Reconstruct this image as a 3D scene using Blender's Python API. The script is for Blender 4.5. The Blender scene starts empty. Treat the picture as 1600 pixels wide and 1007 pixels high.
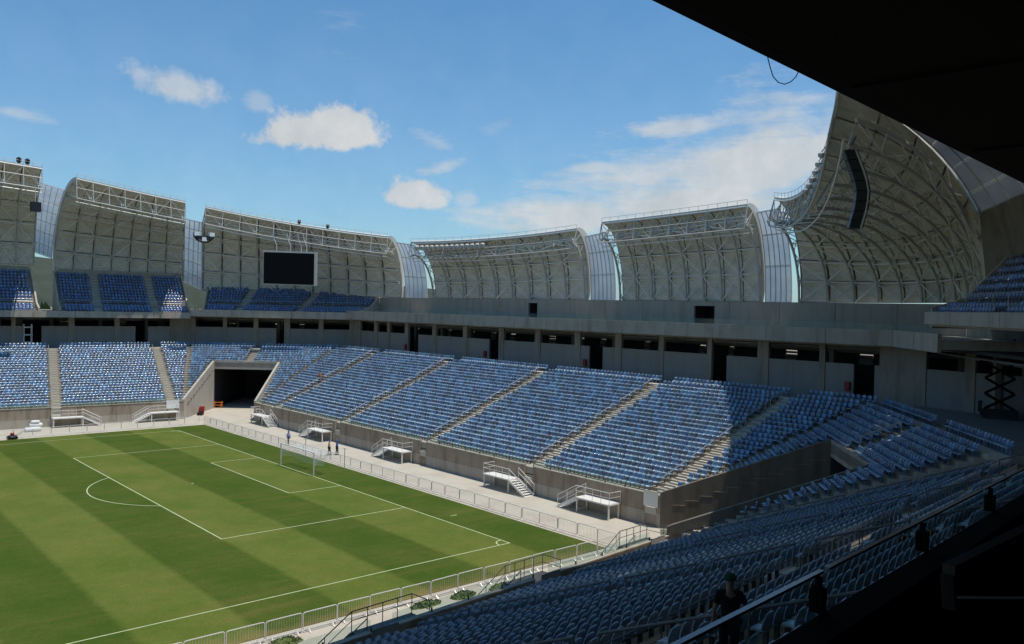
import bpy, math, random
import numpy as np
from mathutils import Vector, Matrix

D = bpy.data
SC = bpy.context.scene
COL = SC.collection
random.seed(7)
R = math.radians

# ---------------------------------------------------------------- camera, sky, sun, exposure
CAM = Vector((-42.0518, -80.9384, 17.8906))
YAW, PITCH, ROLL, FPX = 0.7276, -0.0186, 0.022, 1311.01
cam = D.cameras.new('camera')
cam_ob = D.objects.new('camera', cam)
COL.objects.link(cam_ob)
fw = Vector((math.sin(YAW)*math.cos(PITCH), math.cos(YAW)*math.cos(PITCH), math.sin(PITCH)))
rt0 = Vector((math.cos(YAW), -math.sin(YAW), 0)); up0 = rt0.cross(fw)
rt = rt0*math.cos(ROLL) + up0*math.sin(ROLL)
up = up0*math.cos(ROLL) - rt0*math.sin(ROLL)
cam_ob.matrix_world = Matrix(((rt.x, up.x, -fw.x, CAM.x), (rt.y, up.y, -fw.y, CAM.y), (rt.z, up.z, -fw.z, CAM.z), (0, 0, 0, 1)))
cam.sensor_width = 36.0
cam.lens = FPX/1600*36.0
cam.clip_start = 0.05
cam.clip_end = 20000
SC.camera = cam_ob
SC.view_settings.view_transform = 'Standard'
SC.view_settings.look = 'None'
SC.view_settings.exposure = -0.05
SC.view_settings.gamma = 1
SC.view_settings.use_curve_mapping = False
SC.render.engine = 'CYCLES'
SC.cycles.use_denoising = True
SC.cycles.max_bounces = 8
SC.cycles.diffuse_bounces = 4
SC.cycles.transparent_max_bounces = 12

SUNV = Vector((0.127, -0.2106, 0.969)).normalized()
SKY_STRENGTH = 0.085
world = D.worlds.new('World'); SC.world = world; world.use_nodes = True
wn, wl = world.node_tree.nodes, world.node_tree.links
wn.clear()
def pix_dir(u, v):
    return (fw + rt*((u-800)/FPX) - up*((v-503.5)/FPX)).normalized()
def WN(t, **k):
    n = wn.new(t)
    for a, b in k.items(): setattr(n, a, b)
    return n
def wmath(op, a, b=None, c=None, clamp=False):
    n = WN('ShaderNodeMath', operation=op, use_clamp=clamp)
    for i, x in enumerate((a, b, c)):
        if x is None: continue
        if hasattr(x, 'node'): wl.new(x, n.inputs[i])
        else: n.inputs[i].default_value = x
    return n.outputs[0]
def wdot(vec, const):
    n = WN('ShaderNodeVectorMath', operation='DOT_PRODUCT'); wl.new(vec, n.inputs[0]); n.inputs[1].default_value = const
    return n.outputs['Value']
sky = WN('ShaderNodeTexSky', sky_type='NISHITA', sun_disc=False)
sky.sun_elevation = math.asin(SUNV.z); sky.sun_rotation = math.atan2(SUNV.x, SUNV.y)
sky.air_density = 1.0; sky.dust_density = 0.6; sky.ozone_density = 2.2; sky.altitude = 20
tc = WN('ShaderNodeTexCoord')
vdir = tc.outputs['Generated']
def wnoise(scale, detail=5, rough=.55, vec=None, stretch=None):
    n = WN('ShaderNodeTexNoise'); n.inputs['Scale'].default_value = scale; n.inputs['Detail'].default_value = detail; n.inputs['Roughness'].default_value = rough
    v = vec or vdir
    if stretch:
        m = WN('ShaderNodeMapping'); m.inputs['Scale'].default_value = stretch; wl.new(v, m.inputs[0]); v = m.outputs[0]
    wl.new(v, n.inputs['Vector']); return n
big = wnoise(9, 4).outputs[0]; fine = wnoise(42, 7, .66).outputs[0]
lump = wnoise(22, 4, .5).outputs[0]
n_sum = wmath('ADD', wmath('MULTIPLY', wmath('SUBTRACT', big, .5), .9), wmath('ADD', wmath('MULTIPLY', wmath('SUBTRACT', lump, .5), 1.6), wmath('MULTIPLY', wmath('SUBTRACT', fine, .5), 1.3)))
wisp = wnoise(5, 6, .65, stretch=(1.0, 1.0, 5.5)).outputs[0]
wisp2 = wnoise(13, 7, .68, stretch=(1.0, 1.0, 3.0)).outputs[0]
w_sum = wmath('ADD', wmath('MULTIPLY', wmath('SUBTRACT', wisp, .5), 1.6), wmath('MULTIPLY', wmath('SUBTRACT', wisp2, .5), 1.9))
def cloud(u, v, wpx, hpx, rot=0, soft=.45, dens=1.0, wob=1.0, flat=1.0):
    ns = n_sum if flat > 1.0 else w_sum
    c = pix_dir(u, v); r = rt*math.cos(R(rot)) + up*math.sin(R(rot)); r = (r - c*r.dot(c)).normalized(); w = c.cross(r)*-1
    w = up - r*up.dot(r); w = (w - c*w.dot(c)).normalized()
    a = wmath('MULTIPLY', wdot(vdir, r), FPX/wpx); b = wmath('MULTIPLY', wdot(vdir, w), FPX/hpx)
    if flat > 1: b = wmath('ADD', b, wmath('MULTIPLY', wmath('MINIMUM', b, 0), flat-1))
    rr = wmath('SQRT', wmath('ADD', wmath('MULTIPLY', a, a), wmath('MULTIPLY', b, b)))
    m = wmath('ADD', wmath('SUBTRACT', 1, rr), wmath('MULTIPLY', ns, wob))
    front = wmath('GREATER_THAN', wdot(vdir, c), 0)
    m = wmath('MULTIPLY', wmath('DIVIDE', m, soft, clamp=True), dens)
    return wmath('MULTIPLY', m, front)
masks = [cloud(480, 212, 118, 46, 0, .40, .95, .85, 1.7), cloud(535, 195, 55, 38, 0, .40, .92, .8, 1.4), cloud(278, 138, 78, 36, -8, .62, .72, .85, 1.5), cloud(402, 162, 30, 26, 0, .7, .45, .7),
         cloud(645, 308, 62, 34, -6, .42, .88, .8, 1.5), cloud(730, 312, 34, 24, 0, .7, .55, .7), cloud(680, 222, 44, 20, -18, .8, .6, 1.1),
         cloud(700, 258, 60, 14, 17, .8, .6, 1.1), cloud(770, 205, 70, 22, 20, 1.2, .3, 1.2), cloud(1060, 200, 120, 22, 8, .75, .72, 1.1),
         cloud(925, 262, 60, 16, 4, .7, .68, 1.0), cloud(1190, 262, 240, 84, 10, .7, .88, .8), cloud(1090, 268, 420, 84, 12, .9, .82, .95),
         cloud(890, 338, 300, 50, 5, .8, .88, .8), cloud(1090, 322, 340, 64, 3, .7, .92, .6), cloud(1210, 165, 150, 62, 18, 1.0, .66, 1.2), cloud(1330, 215, 130, 90, 20, 1.0, .7, 1.0), cloud(870, 365, 26, 20, 0, .6, .8, .6),
         cloud(30, 178, 60, 13, -12, .8, .5, 1.0), cloud(150, 268, 80, 16, -14, 1.2, .3, 1.2)]
tot = masks[0]
for m in masks[1:]: tot = wmath('MAXIMUM', tot, m)
# thin high cloud over the rest of the sky, the same everywhere
dz = WN('ShaderNodeSeparateXYZ'); wl.new(vdir, dz.inputs[0])
veil = wmath('MULTIPLY', wmath('DIVIDE', wmath('SUBTRACT', wisp, .56), .25, clamp=True), .35)
tot = wmath('MAXIMUM', tot, veil)
hz = wmath('MULTIPLY', wmath('POWER', wmath('SUBTRACT', 1, wmath('ABSOLUTE', dz.outputs[2]), clamp=True), 4), .42)
tot = wmath('MAXIMUM', tot, hz)
mixc = WN('ShaderNodeMix', data_type='RGBA'); wl.new(tot, mixc.inputs[0])
cshade = WN('ShaderNodeMix', data_type='RGBA'); wl.new(wmath('MULTIPLY_ADD', n_sum, .8, .5, clamp=True), cshade.inputs[0])
cshade.inputs[6].default_value = (6.2, 6.7, 7.0, 1); cshade.inputs[7].default_value = (8.8, 8.8, 8.7, 1)
tint = WN('ShaderNodeMix', data_type='RGBA', blend_type='MULTIPLY'); tint.inputs[0].default_value = 1; tint.inputs[7].default_value = (.60, 1.28, 1.62, 1)
wl.new(sky.outputs[0], tint.inputs[6])
wl.new(tint.outputs[2], mixc.inputs[6]); wl.new(cshade.outputs[2], mixc.inputs[7])
bg = WN('ShaderNodeBackground'); bg.inputs[1].default_value = SKY_STRENGTH
wl.new(mixc.outputs[2], bg.inputs[0])
wo = WN('ShaderNodeOutputWorld'); wl.new(bg.outputs[0], wo.inputs[0])

sun = D.lights.new('sun', 'SUN'); sun.energy = 4.2; sun.angle = R(.55); sun.color = (1, .955, .88)
sun_ob = D.objects.new('sun', sun); COL.objects.link(sun_ob)
sun_ob.rotation_euler = SUNV.to_track_quat('Z', 'Y').to_euler(); sun_ob.location = (0, -40, 120)

# ---------------------------------------------------------------- materials
def new_mat(name):
    m = D.materials.new(name); m.use_nodes = True
    return m, m.node_tree.nodes, m.node_tree.links, m.node_tree.nodes['Principled BSDF']
def mat(name, col, rough=.7, metal=0, var=.18, scale=1.5, bump=.0, bscale=40, stain=0, streak=0, spec=.5, coat=0):
    m, n, l, p = new_mat(name)
    p.inputs['Roughness'].default_value = rough; p.inputs['Metallic'].default_value = metal
    p.inputs['Specular IOR Level'].default_value = spec
    if coat: p.inputs['Coat Weight'].default_value = coat; p.inputs['Coat Roughness'].default_value = .15
    tcn = n.new('ShaderNodeTexCoord')
    nz = n.new('ShaderNodeTexNoise'); nz.inputs['Scale'].default_value = scale; nz.inputs['Detail'].default_value = 6; nz.inputs['Roughness'].default_value = .6
    l.new(tcn.outputs['Object'], nz.inputs['Vector'])
    mx = n.new('ShaderNodeMix'); mx.data_type = 'RGBA'
    c = Vector(col)
    mx.inputs[6].default_value = (*[max(0, x*(1-var)) for x in c], 1); mx.inputs[7].default_value = (*[min(1, x*(1+var)) for x in c], 1)
    l.new(nz.outputs[0], mx.inputs[0]); out = mx.outputs[2]
    def over(fac_sock, dark):
        nonlocal out
        k = n.new('ShaderNodeMix'); k.data_type = 'RGBA'; k.blend_type = 'MULTIPLY'
        l.new(fac_sock, k.inputs[0]); l.new(out, k.inputs[6]); k.inputs[7].default_value = (*dark, 1); out = k.outputs[2]
    if stain or streak:
        mp = n.new('ShaderNodeMapping'); l.new(tcn.outputs['Object'], mp.inputs[0])
        mp.inputs['Scale'].default_value = (.35, .35, .35) if stain else (1, 1, 1)
        if streak: mp.inputs['Scale'].default_value = (.9, .9, .17)
        nz2 = n.new('ShaderNodeTexNoise'); nz2.inputs['Scale'].default_value = 1.0; nz2.inputs['Detail'].default_value = 5; nz2.inputs['Roughness'].default_value = .65
        l.new(mp.outputs[0], nz2.inputs['Vector'])
        rp = n.new('ShaderNodeValToRGB'); rp.color_ramp.elements[0].position = .47; rp.color_ramp.elements[1].position = .68
        s = max(stain, streak)
        rp.color_ramp.elements[0].color = (0, 0, 0, 1); rp.color_ramp.elements[1].color = (s, s, s, 1)
        l.new(nz2.outputs[0], rp.inputs[0]); over(rp.outputs[0], (.52, .45, .37))
    l.new(out, p.inputs['Base Color'])
    if bump:
        b = n.new('ShaderNodeBump'); b.inputs['Strength'].default_value = bump; b.inputs['Distance'].default_value = .02
        nb = n.new('ShaderNodeTexNoise'); nb.inputs['Scale'].default_value = bscale; nb.inputs['Detail'].default_value = 4
        l.new(tcn.outputs['Object'], nb.inputs['Vector']); l.new(nb.outputs[0], b.inputs['Height']); l.new(b.outputs[0], p.inputs['Normal'])
    return m

M = {}
M['concrete'] = mat('grey concrete', (.33, .288, .23), .85, var=.12, scale=.9, bump=.15, streak=.6)
M['front_wall'] = mat('stained wall concrete', (.33, .265, .195), .85, var=.16, scale=.7, bump=.2, streak=.85)
M['slab'] = mat('cast slab concrete', (.39, .345, .28), .85, var=.14, scale=.8, bump=.15, streak=.55)
M['track'] = mat('pale track concrete', (.47, .42, .34), .9, var=.07, scale=.25, bump=.1, stain=.28)
M['terrace'] = mat('terrace concrete', (.36, .32, .26), .88, var=.12, scale=.8, bump=.1, stain=.3)
M['step'] = mat('pale step concrete', (.50, .45, .365), .88, var=.10, scale=3, bump=.1)
M['panel'] = mat('smooth panel concrete', (.285, .268, .24), .8, var=.07, scale=.6, streak=.25)
M['upper_panel'] = mat('upper wall concrete', (.385, .338, .27), .85, var=.08, scale=.5, streak=.4)
M['raw_shaded'] = mat('shade darkened brown concrete', (.165, .142, .112), .9, var=.22, scale=.8, bump=.2, streak=.7)  # own brown, made darker to paint in the near corner's shade
M['front_low'] = mat('lower pour concrete', (.40, .355, .29), .88, var=.12, scale=.7, bump=.15, streak=.5)
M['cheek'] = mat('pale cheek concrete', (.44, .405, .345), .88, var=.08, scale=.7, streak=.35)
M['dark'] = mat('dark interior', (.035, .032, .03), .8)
M['floor'] = mat('concourse floor', (.25, .235, .21), .8, var=.1, scale=1)
M['steel'] = mat('pale painted steel', (.50, .47, .41), .45, var=.08, scale=4)
M['white_steel'] = mat('white painted steel', (.75, .73, .68), .4, var=.05, scale=4)
M['rib'] = mat('grey rib steel', (.48, .455, .40), .55, var=.1, scale=2)
M['galv'] = mat('galvanised steel', (.52, .51, .48), .38, metal=.65, var=.12, scale=8)
M['dark_steel'] = mat('dark railing steel', (.10, .095, .09), .45, metal=.4)
M['black'] = mat('black plastic', (.012, .012, .013), .45)
M['matt_black'] = mat('matt black', (.010, .009, .008), .9, spec=.1)
M['soffit'] = mat('dark soffit', (.018, .015, .013), .95, spec=.05)  # deep shade under the ceiling put into a near-black base
M['screen'] = mat('unlit black screen', (.006, .006, .007), .7, spec=.08)
M['red'] = mat('red paint', (.30, .018, .014), .5)
M['yellow'] = mat('yellow ochre cloth', (.55, .30, .06), .8)
M['orange'] = mat('orange cloth', (.75, .22, .03), .8)
M['blue_cloth'] = mat('blue overall cloth', (.03, .07, .30), .85)
M['navy_cloth'] = mat('navy cloth', (.015, .022, .06), .85)
M['pale_blue'] = mat('pale blue cloth', (.25, .32, .55), .85)
M['black_cloth'] = mat('black cloth', (.012, .012, .012), .95, spec=.1)
M['green_cap'] = mat('dark green cap', (.012, .05, .025), .9)
M['skin'] = mat('skin', (.22, .12, .075), .6)
M['white'] = mat('white plastic', (.78, .78, .76), .5, var=.04)
M['helmet'] = mat('blue helmet', (.02, .10, .5), .35)
M['brush'] = mat('clipped turf heap', (.10, .14, .04), .95, var=.45, scale=9, bump=.8, bscale=30)
M['hill'] = mat('wooded hill', (.055, .065, .05), .95, var=.5, scale=.02, spec=.05)
M['ground'] = mat('dust ground', (.26, .22, .16), .95, var=.3, scale=.03, spec=.05)
M['roof_out'] = mat('pale roof skin', (.62, .58, .50), .55, var=.06, scale=.6)
M['leaf'] = mat('dark foliage', (.05, .075, .03), .9, var=.5, scale=.5, spec=.05)
M['tile'] = mat('terracotta', (.45, .17, .10), .8)

def fabric():
    m, n, l, p = new_mat('grey lining fabric')
    tcn = n.new('ShaderNodeTexCoord')
    nz = n.new('ShaderNodeTexNoise'); nz.inputs['Scale'].default_value = .35; nz.inputs['Detail'].default_value = 7; nz.inputs['Roughness'].default_value = .65
    mp = n.new('ShaderNodeMapping'); mp.inputs['Scale'].default_value = (1, 1, 3.2)
    l.new(tcn.outputs['Object'], mp.inputs[0]); l.new(mp.outputs[0], nz.inputs['Vector'])
    r = n.new('ShaderNodeValToRGB'); r.color_ramp.elements[0].position = .3; r.color_ramp.elements[1].position = .75
    r.color_ramp.elements[0].color = (.62, .56, .44, 1); r.color_ramp.elements[1].color = (.82, .755, .615, 1)
    l.new(nz.outputs[0], r.inputs[0]); l.new(r.outputs[0], p.inputs['Base Color']); p.inputs['Roughness'].default_value = .8
    wv = n.new('ShaderNodeTexWave'); wv.bands_direction = 'Z'; wv.inputs['Scale'].default_value = .9; wv.inputs['Distortion'].default_value = 2.5
    l.new(tcn.outputs['Object'], wv.inputs['Vector'])
    b = n.new('ShaderNodeBump'); b.inputs['Strength'].default_value = .35; b.inputs['Distance'].default_value = .12
    l.new(wv.outputs[0], b.inputs['Height']); l.new(b.outputs[0], p.inputs['Normal'])
    return m
M['fabric'] = fabric()

def polycarb(name='milky polycarbonate', dim=1.0, clear=.30):
    m, n, l, p = new_mat(name)
    tcn = n.new('ShaderNodeTexCoord'); nz = n.new('ShaderNodeTexNoise'); nz.inputs['Scale'].default_value = .5; nz.inputs['Detail'].default_value = 5
    l.new(tcn.outputs['Object'], nz.inputs['Vector'])
    r = n.new('ShaderNodeValToRGB'); r.color_ramp.elements[0].position = .35; r.color_ramp.elements[1].position = .7
    r.color_ramp.elements[0].color = (.62*dim, .68*dim, .76*dim, 1); r.color_ramp.elements[1].color = (.85*dim, .86*dim, .86*dim, 1); l.new(nz.outputs[0], r.inputs[0])
    tr = n.new('ShaderNodeBsdfTranslucent'); l.new(r.outputs[0], tr.inputs[0])
    tp = n.new('ShaderNodeBsdfTransparent'); tp.inputs[0].default_value = (.80, .88, .95, 1)
    p.inputs['Base Color'].default_value = (.5, .52, .55, 1); p.inputs['Roughness'].default_value = .25
    m1 = n.new('ShaderNodeMixShader'); m1.inputs[0].default_value = .5; l.new(p.outputs[0], m1.inputs[1]); l.new(tr.outputs[0], m1.inputs[2])
    m2 = n.new('ShaderNodeMixShader'); m2.inputs[0].default_value = clear; l.new(m1.outputs[0], m2.inputs[1]); l.new(tp.outputs[0], m2.inputs[2])
    l.new(m2.outputs[0], n['Material Output'].inputs[0]); return m
M['polycarb'] = polycarb()
M['polycarb_shaded'] = polycarb('shade dimmed polycarbonate', .34, .03)  # glazing dimmed to paint in the shade of the roof behind it

def glass(name, col, op):
    m, n, l, p = new_mat(name)
    gl = n.new('ShaderNodeBsdfGlossy'); gl.inputs['Roughness'].default_value = .03; gl.inputs[0].default_value = (.8, .85, .85, 1)
    tp = n.new('ShaderNodeBsdfTransparent'); tp.inputs[0].default_value = (*col, 1)
    df = n.new('ShaderNodeBsdfDiffuse'); df.inputs[0].default_value = (.42, .56, .52, 1)
    m0 = n.new('ShaderNodeMixShader'); m0.inputs[0].default_value = op; l.new(tp.outputs[0], m0.inputs[1]); l.new(df.outputs[0], m0.inputs[2])
    m1 = n.new('ShaderNodeMixShader'); m1.inputs[0].default_value = .05; l.new(m0.outputs[0], m1.inputs[1]); l.new(gl.outputs[0], m1.inputs[2])
    l.new(m1.outputs[0], n['Material Output'].inputs[0]); return m
M['glass'] = glass('green tinted glass', (.92, .97, .955), .06)
M['glass_clear'] = glass('clear balustrade glass', (.90, .96, .94), .03)
M['glass_edge'] = mat('bright glass edge', (.10, .22, .30), .2, coat=.6)

def turf():
    m, n, l, p = new_mat('mown turf')
    tcn = n.new('ShaderNodeTexCoord'); sp = n.new('ShaderNodeSeparateXYZ'); l.new(tcn.outputs['Object'], sp.inputs[0])
    def mth(op, a, b=None, c=None, clamp=False):
        k = n.new('ShaderNodeMath'); k.operation = op; k.use_clamp = clamp
        for i, x in enumerate((a, b, c)):
            if x is None: continue
            if hasattr(x, 'node'): l.new(x, k.inputs[i])
            else: k.inputs[i].default_value = x
        return k.outputs[0]
    def nzf(scale, det=5, rough=.6, st=None):
        k = n.new('ShaderNodeTexNoise'); k.inputs['Scale'].default_value = scale; k.inputs['Detail'].default_value = det; k.inputs['Roughness'].default_value = rough
        if st:
            mp = n.new('ShaderNodeMapping'); mp.inputs['Scale'].default_value = st; l.new(tcn.outputs['Object'], mp.inputs[0]); l.new(mp.outputs[0], k.inputs['Vector'])
        else: l.new(tcn.outputs['Object'], k.inputs['Vector'])
        return k.outputs[0]
    edge = mth('MULTIPLY', mth('SUBTRACT', nzf(1.6, 4), .5), .45)
    x = mth('ADD', sp.outputs[0], edge)
    ph = mth('PINGPONG', x, 5.5)                       # mowing bands 5.5 m wide, parallel to the goal line
    k = mth('MODULO', mth('ADD', mth('DIVIDE', x, 5.5), 200), 2)
    band = mth('GREATER_THAN', k, 1.0)
    soft = mth('DIVIDE', mth('SUBTRACT', mth('SINE', mth('MULTIPLY', x, math.pi/5.5)), 0), .13)
    band = mth('MULTIPLY_ADD', mth('MAXIMUM', mth('MINIMUM', soft, 1), -1), -.5, .5)
    infield = mth('MULTIPLY', mth('LESS_THAN', x, .05), 1)
    band = mth('MULTIPLY', band, infield)
    lt = n.new('ShaderNodeMix'); lt.data_type = 'RGBA'; l.new(nzf(.9, 8, .78), lt.inputs[0])
    lt.inputs[6].default_value = (.068, .116, .012, 1); lt.inputs[7].default_value = (.146, .160, .034, 1)
    dk = n.new('ShaderNodeMix'); dk.data_type = 'RGBA'; l.new(nzf(1.1, 8, .78), dk.inputs[0])
    dk.inputs[6].default_value = (.030, .076, .005, 1); dk.inputs[7].default_value = (.088, .110, .016, 1)
    mx = n.new('ShaderNodeMix'); mx.data_type = 'RGBA'; l.new(band, mx.inputs[0]); l.new(dk.outputs[2], mx.inputs[6]); l.new(lt.outputs[2], mx.inputs[7])
    # dry brownish streaks across the bands and a worn fringe by the edge
    st = nzf(1.0, 5, .7, (.06, .8, 1))
    rp = n.new('ShaderNodeValToRGB'); rp.color_ramp.elements[0].position = .5; rp.color_ramp.elements[1].position = .75
    rp.color_ramp.elements[1].color = (.38, .38, .38, 1); l.new(st, rp.inputs[0])
    m2 = n.new('ShaderNodeMix'); m2.data_type = 'RGBA'; l.new(rp.outputs[0], m2.inputs[0]); l.new(mx.outputs[2], m2.inputs[6]); m2.inputs[7].default_value = (.16, .125, .04, 1)
    ed = mth('MULTIPLY', mth('DIVIDE', mth('SUBTRACT', mth('MULTIPLY_ADD', nzf(.5, 4), 3.0, mth('ABSOLUTE', sp.outputs[1])), 39.6), 1.8, clamp=True), .8)
    m3 = n.new('ShaderNodeMix'); m3.data_type = 'RGBA'; l.new(ed, m3.inputs[0]); l.new(m2.outputs[2], m3.inputs[6]); m3.inputs[7].default_value = (.22, .15, .055, 1)
    fn = nzf(6, 8, .85)
    pt = nzf(.16, 5, .62); rpt = n.new('ShaderNodeValToRGB'); rpt.color_ramp.elements[0].position = .38; rpt.color_ramp.elements[1].position = .66; rpt.color_ramp.elements[0].color = (.80, .90, .72, 1); rpt.color_ramp.elements[1].color = (1.22, 1.06, 1.25, 1); l.new(pt, rpt.inputs[0])
    m5 = n.new('ShaderNodeMix'); m5.data_type = 'RGBA'; m5.blend_type = 'MULTIPLY'; m5.inputs[0].default_value = 1; l.new(m3.outputs[2], m5.inputs[6]); l.new(rpt.outputs[0], m5.inputs[7]); m3 = m5
    m4 = n.new('ShaderNodeMix'); m4.data_type = 'RGBA'; m4.blend_type = 'MULTIPLY'; m4.inputs[0].default_value = .8
    r2 = n.new('ShaderNodeValToRGB'); r2.color_ramp.elements[0].position = .3; r2.color_ramp.elements[0].color = (.55, .6, .5, 1); r2.color_ramp.elements[1].position = .7; r2.color_ramp.elements[1].color = (1.3, 1.25, 1.3, 1)
    l.new(fn, r2.inputs[0]); l.new(m3.outputs[2], m4.inputs[6]); l.new(r2.outputs[0], m4.inputs[7])
    l.new(m4.outputs[2], p.inputs['Base Color']); p.inputs['Roughness'].default_value = .95; p.inputs['Specular IOR Level'].default_value = .15
    b = n.new('ShaderNodeBump'); b.inputs['Strength'].default_value = .5; b.inputs['Distance'].default_value = .03; l.new(nzf(22, 3), b.inputs['Height']); l.new(b.outputs[0], p.inputs['Normal'])
    return m
M['turf'] = turf()
M['line'] = mat('white line paint', (.44, .49, .27), .9, var=.45, scale=2)

SEATCOL = [(.010, .028, .072), (.013, .050, .145), (.022, .092, .24), (.042, .160, .35), (.020, .085, .15), (.075, .25, .44)]
def seat_mat(name, col=None, film=1.0):
    m, n, l, p = new_mat(name)
    tcn = n.new('ShaderNodeTexCoord')
    nz = n.new('ShaderNodeTexNoise'); nz.inputs['Scale'].default_value = 5.0; nz.inputs['Detail'].default_value = 5; nz.inputs['Roughness'].default_value = .7
    geo = n.new('ShaderNodeNewGeometry'); l.new(geo.outputs['Position'], nz.inputs['Vector'])
    rp = n.new('ShaderNodeValToRGB'); rp.color_ramp.elements[0].position = .45; rp.color_ramp.elements[1].position = .68
    rp.color_ramp.elements[0].color = (.08, .08, .08, 1); rp.color_ramp.elements[1].color = (.48*film, .48*film, .48*film, 1); l.new(nz.outputs[0], rp.inputs[0])
    mx = n.new('ShaderNodeMix'); mx.data_type = 'RGBA'; l.new(rp.outputs[0], mx.inputs[0]); mx.inputs[7].default_value = (.50, .55, .58, 1)
    if True:
        at = n.new('ShaderNodeAttribute'); at.attribute_name = 'seat_colour'; l.new(at.outputs['Color'], mx.inputs[6])
    l.new(mx.outputs[2], p.inputs['Base Color']); p.inputs['Roughness'].default_value = .38
    p.inputs['Coat Weight'].default_value = .7; p.inputs['Coat Roughness'].default_value = .14
    b = n.new('ShaderNodeBump'); b.inputs['Strength'].default_value = .8; b.inputs['Distance'].default_value = .03
    n2 = n.new('ShaderNodeTexNoise'); n2.inputs['Scale'].default_value = 9; n2.inputs['Detail'].default_value = 3; l.new(geo.outputs['Position'], n2.inputs['Vector'])
    l.new(n2.outputs[0], b.inputs['Height']); l.new(b.outputs[0], p.inputs['Coat Normal']); l.new(b.outputs[0], p.inputs['Normal'])
    return m
M['seats'] = seat_mat('film wrapped blue seat plastic')

# ---------------------------------------------------------------- mesh helpers
class MB:
    def __init__(s): s.v = []; s.f = []
    def add(s, vs, fs):
        o = len(s.v); s.v += [tuple(x) for x in vs]; s.f += [tuple(i+o for i in f) for f in fs]; return s
    def hexa(s, c):   # 8 corners: bottom 4, top 4
        return s.add(c, [(3, 2, 1, 0), (4, 5, 6, 7), (0, 1, 5, 4), (1, 2, 6, 5), (2, 3, 7, 6), (3, 0, 4, 7)])
    def box(s, lo, hi):
        (a, b, c), (d, e, f) = lo, hi
        return s.hexa([(a, b, c), (d, b, c), (d, e, c), (a, e, c), (a, b, f), (d, b, f), (d, e, f), (a, e, f)])
    def bar(s, p, q, w, h=None, upv=(0, 0, 1)):
        p, q = Vector(p), Vector(q); h = h or w; d = q-p
        if d.length < 1e-6: return s
        d.normalize(); u = Vector(upv)
        if abs(d.dot(u)) > .98: u = Vector((1, 0, 0))
        x = d.cross(u).normalized(); y = x.cross(d)
        c = []
        for base in (p, q): c += [base+x*a*w/2+y*b*h/2 for a, b in ((-1, -1), (1, -1), (1, 1), (-1, 1))]
        return s.add(c, [(3, 2, 1, 0), (4, 5, 6, 7), (0, 1, 5, 4), (1, 2, 6, 5), (2, 3, 7, 6), (3, 0, 4, 7)])
    def tube(s, pts, r, n=6, closed=False, cap=True):
        pts = [Vector(p) for p in pts]; N = len(pts); rings = []
        prev = None
        for i, p in enumerate(pts):
            a = pts[i-1] if (i > 0 or closed) else p; b = pts[(i+1) % N] if (i < N-1 or closed) else p
            d = (b-a).normalized(); u = prev if prev is not None else (Vector((0, 0, 1)) if abs(d.z) < .9 else Vector((1, 0, 0)))
            x = d.cross(u)
            if x.length < 1e-5: x = d.cross(Vector((.3, .8, .5)))
            x.normalize(); y = x.cross(d); prev = y
            rr = r[i] if isinstance(r, (list, tuple)) else r
            rings.append([p+x*math.cos(2*math.pi*k/n)*rr+y*math.sin(2*math.pi*k/n)*rr for k in range(n)])
        vs = [v for q in rings for v in q]; fs = []
        for i in range(N if closed else N-1):
            j = (i+1) % N
            for k in range(n): fs.append((i*n+k, i*n+(k+1) % n, j*n+(k+1) % n, j*n+k))
        if cap and not closed: fs += [tuple(range(n))[::-1], tuple((N-1)*n+k for k in range(n))]
        return s.add(vs, fs)
    def sweep(s, pts, w, h, ups):
        vs = []; N = len(pts)
        pts = [Vector(p) for p in pts]
        for i, p in enumerate(pts):
            d = (pts[min(i+1, N-1)]-pts[max(i-1, 0)]).normalized(); u = Vector(ups[i] if isinstance(ups, list) else ups); x = d.cross(u).normalized(); y = x.cross(d)
            vs += [p+x*a*w/2+y*b*h/2 for a, b in ((-1, -1), (1, -1), (1, 1), (-1, 1))]
        fs = [(3, 2, 1, 0), tuple((N-1)*4+k for k in range(4))]
        for i in range(N-1):
            for k in range(4): fs.append((i*4+k, i*4+(k+1) % 4, i*4+4+(k+1) % 4, i*4+4+k))
        return s.add(vs, fs)
    def extrude(s, poly, vec):
        n = len(poly); vec = Vector(vec); poly = [Vector(p) for p in poly]
        return s.add(poly+[p+vec for p in poly], [tuple(range(n))[::-1], tuple(range(n, 2*n))]+[(i, (i+1) % n, n+(i+1) % n, n+i) for i in range(n)])
    def lathe(s, c, prof, n=12):
        vs = []; fs = []
        for r, z in prof:
            for k in range(n): vs.append((c[0]+r*math.cos(2*math.pi*k/n), c[1]+r*math.sin(2*math.pi*k/n), c[2]+z))
        for i in range(len(prof)-1):
            for k in range(n): fs.append((i*n+k, i*n+(k+1) % n, (i+1)*n+(k+1) % n, (i+1)*n+k))
        fs += [tuple(range(n))[::-1], tuple((len(prof)-1)*n+k for k in range(n))]
        return s.add(vs, fs)
    def mesh(s, name, mats, smooth=False):
        me = D.meshes.new(name); me.from_pydata(s.v, [], s.f)
        for m in (mats if isinstance(mats, (list, tuple)) else [mats]): me.materials.append(m)
        if smooth: me.polygons.foreach_set('use_smooth', [True]*len(me.polygons))
        me.update(); return me
def link(name, me, parent=None, kind=None):
    o = D.objects.new(name, me); COL.objects.link(o)
    if parent is not None:
        o.parent = parent; pl = parent.location if parent.parent is None else parent.parent.location
        if parent.parent is None: o.matrix_parent_inverse = Matrix.Translation(-Vector(parent.location))
    if kind: o['kind'] = kind
    return o
def part(name, mb, m, parent=None, smooth=False, kind=None):
    return link(name, mb.mesh(name, m, smooth), parent, kind)
def tag(o, label, cat, group=None):
    o['label'] = label; o['category'] = cat
    if group: o['group'] = group
    return o
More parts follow.
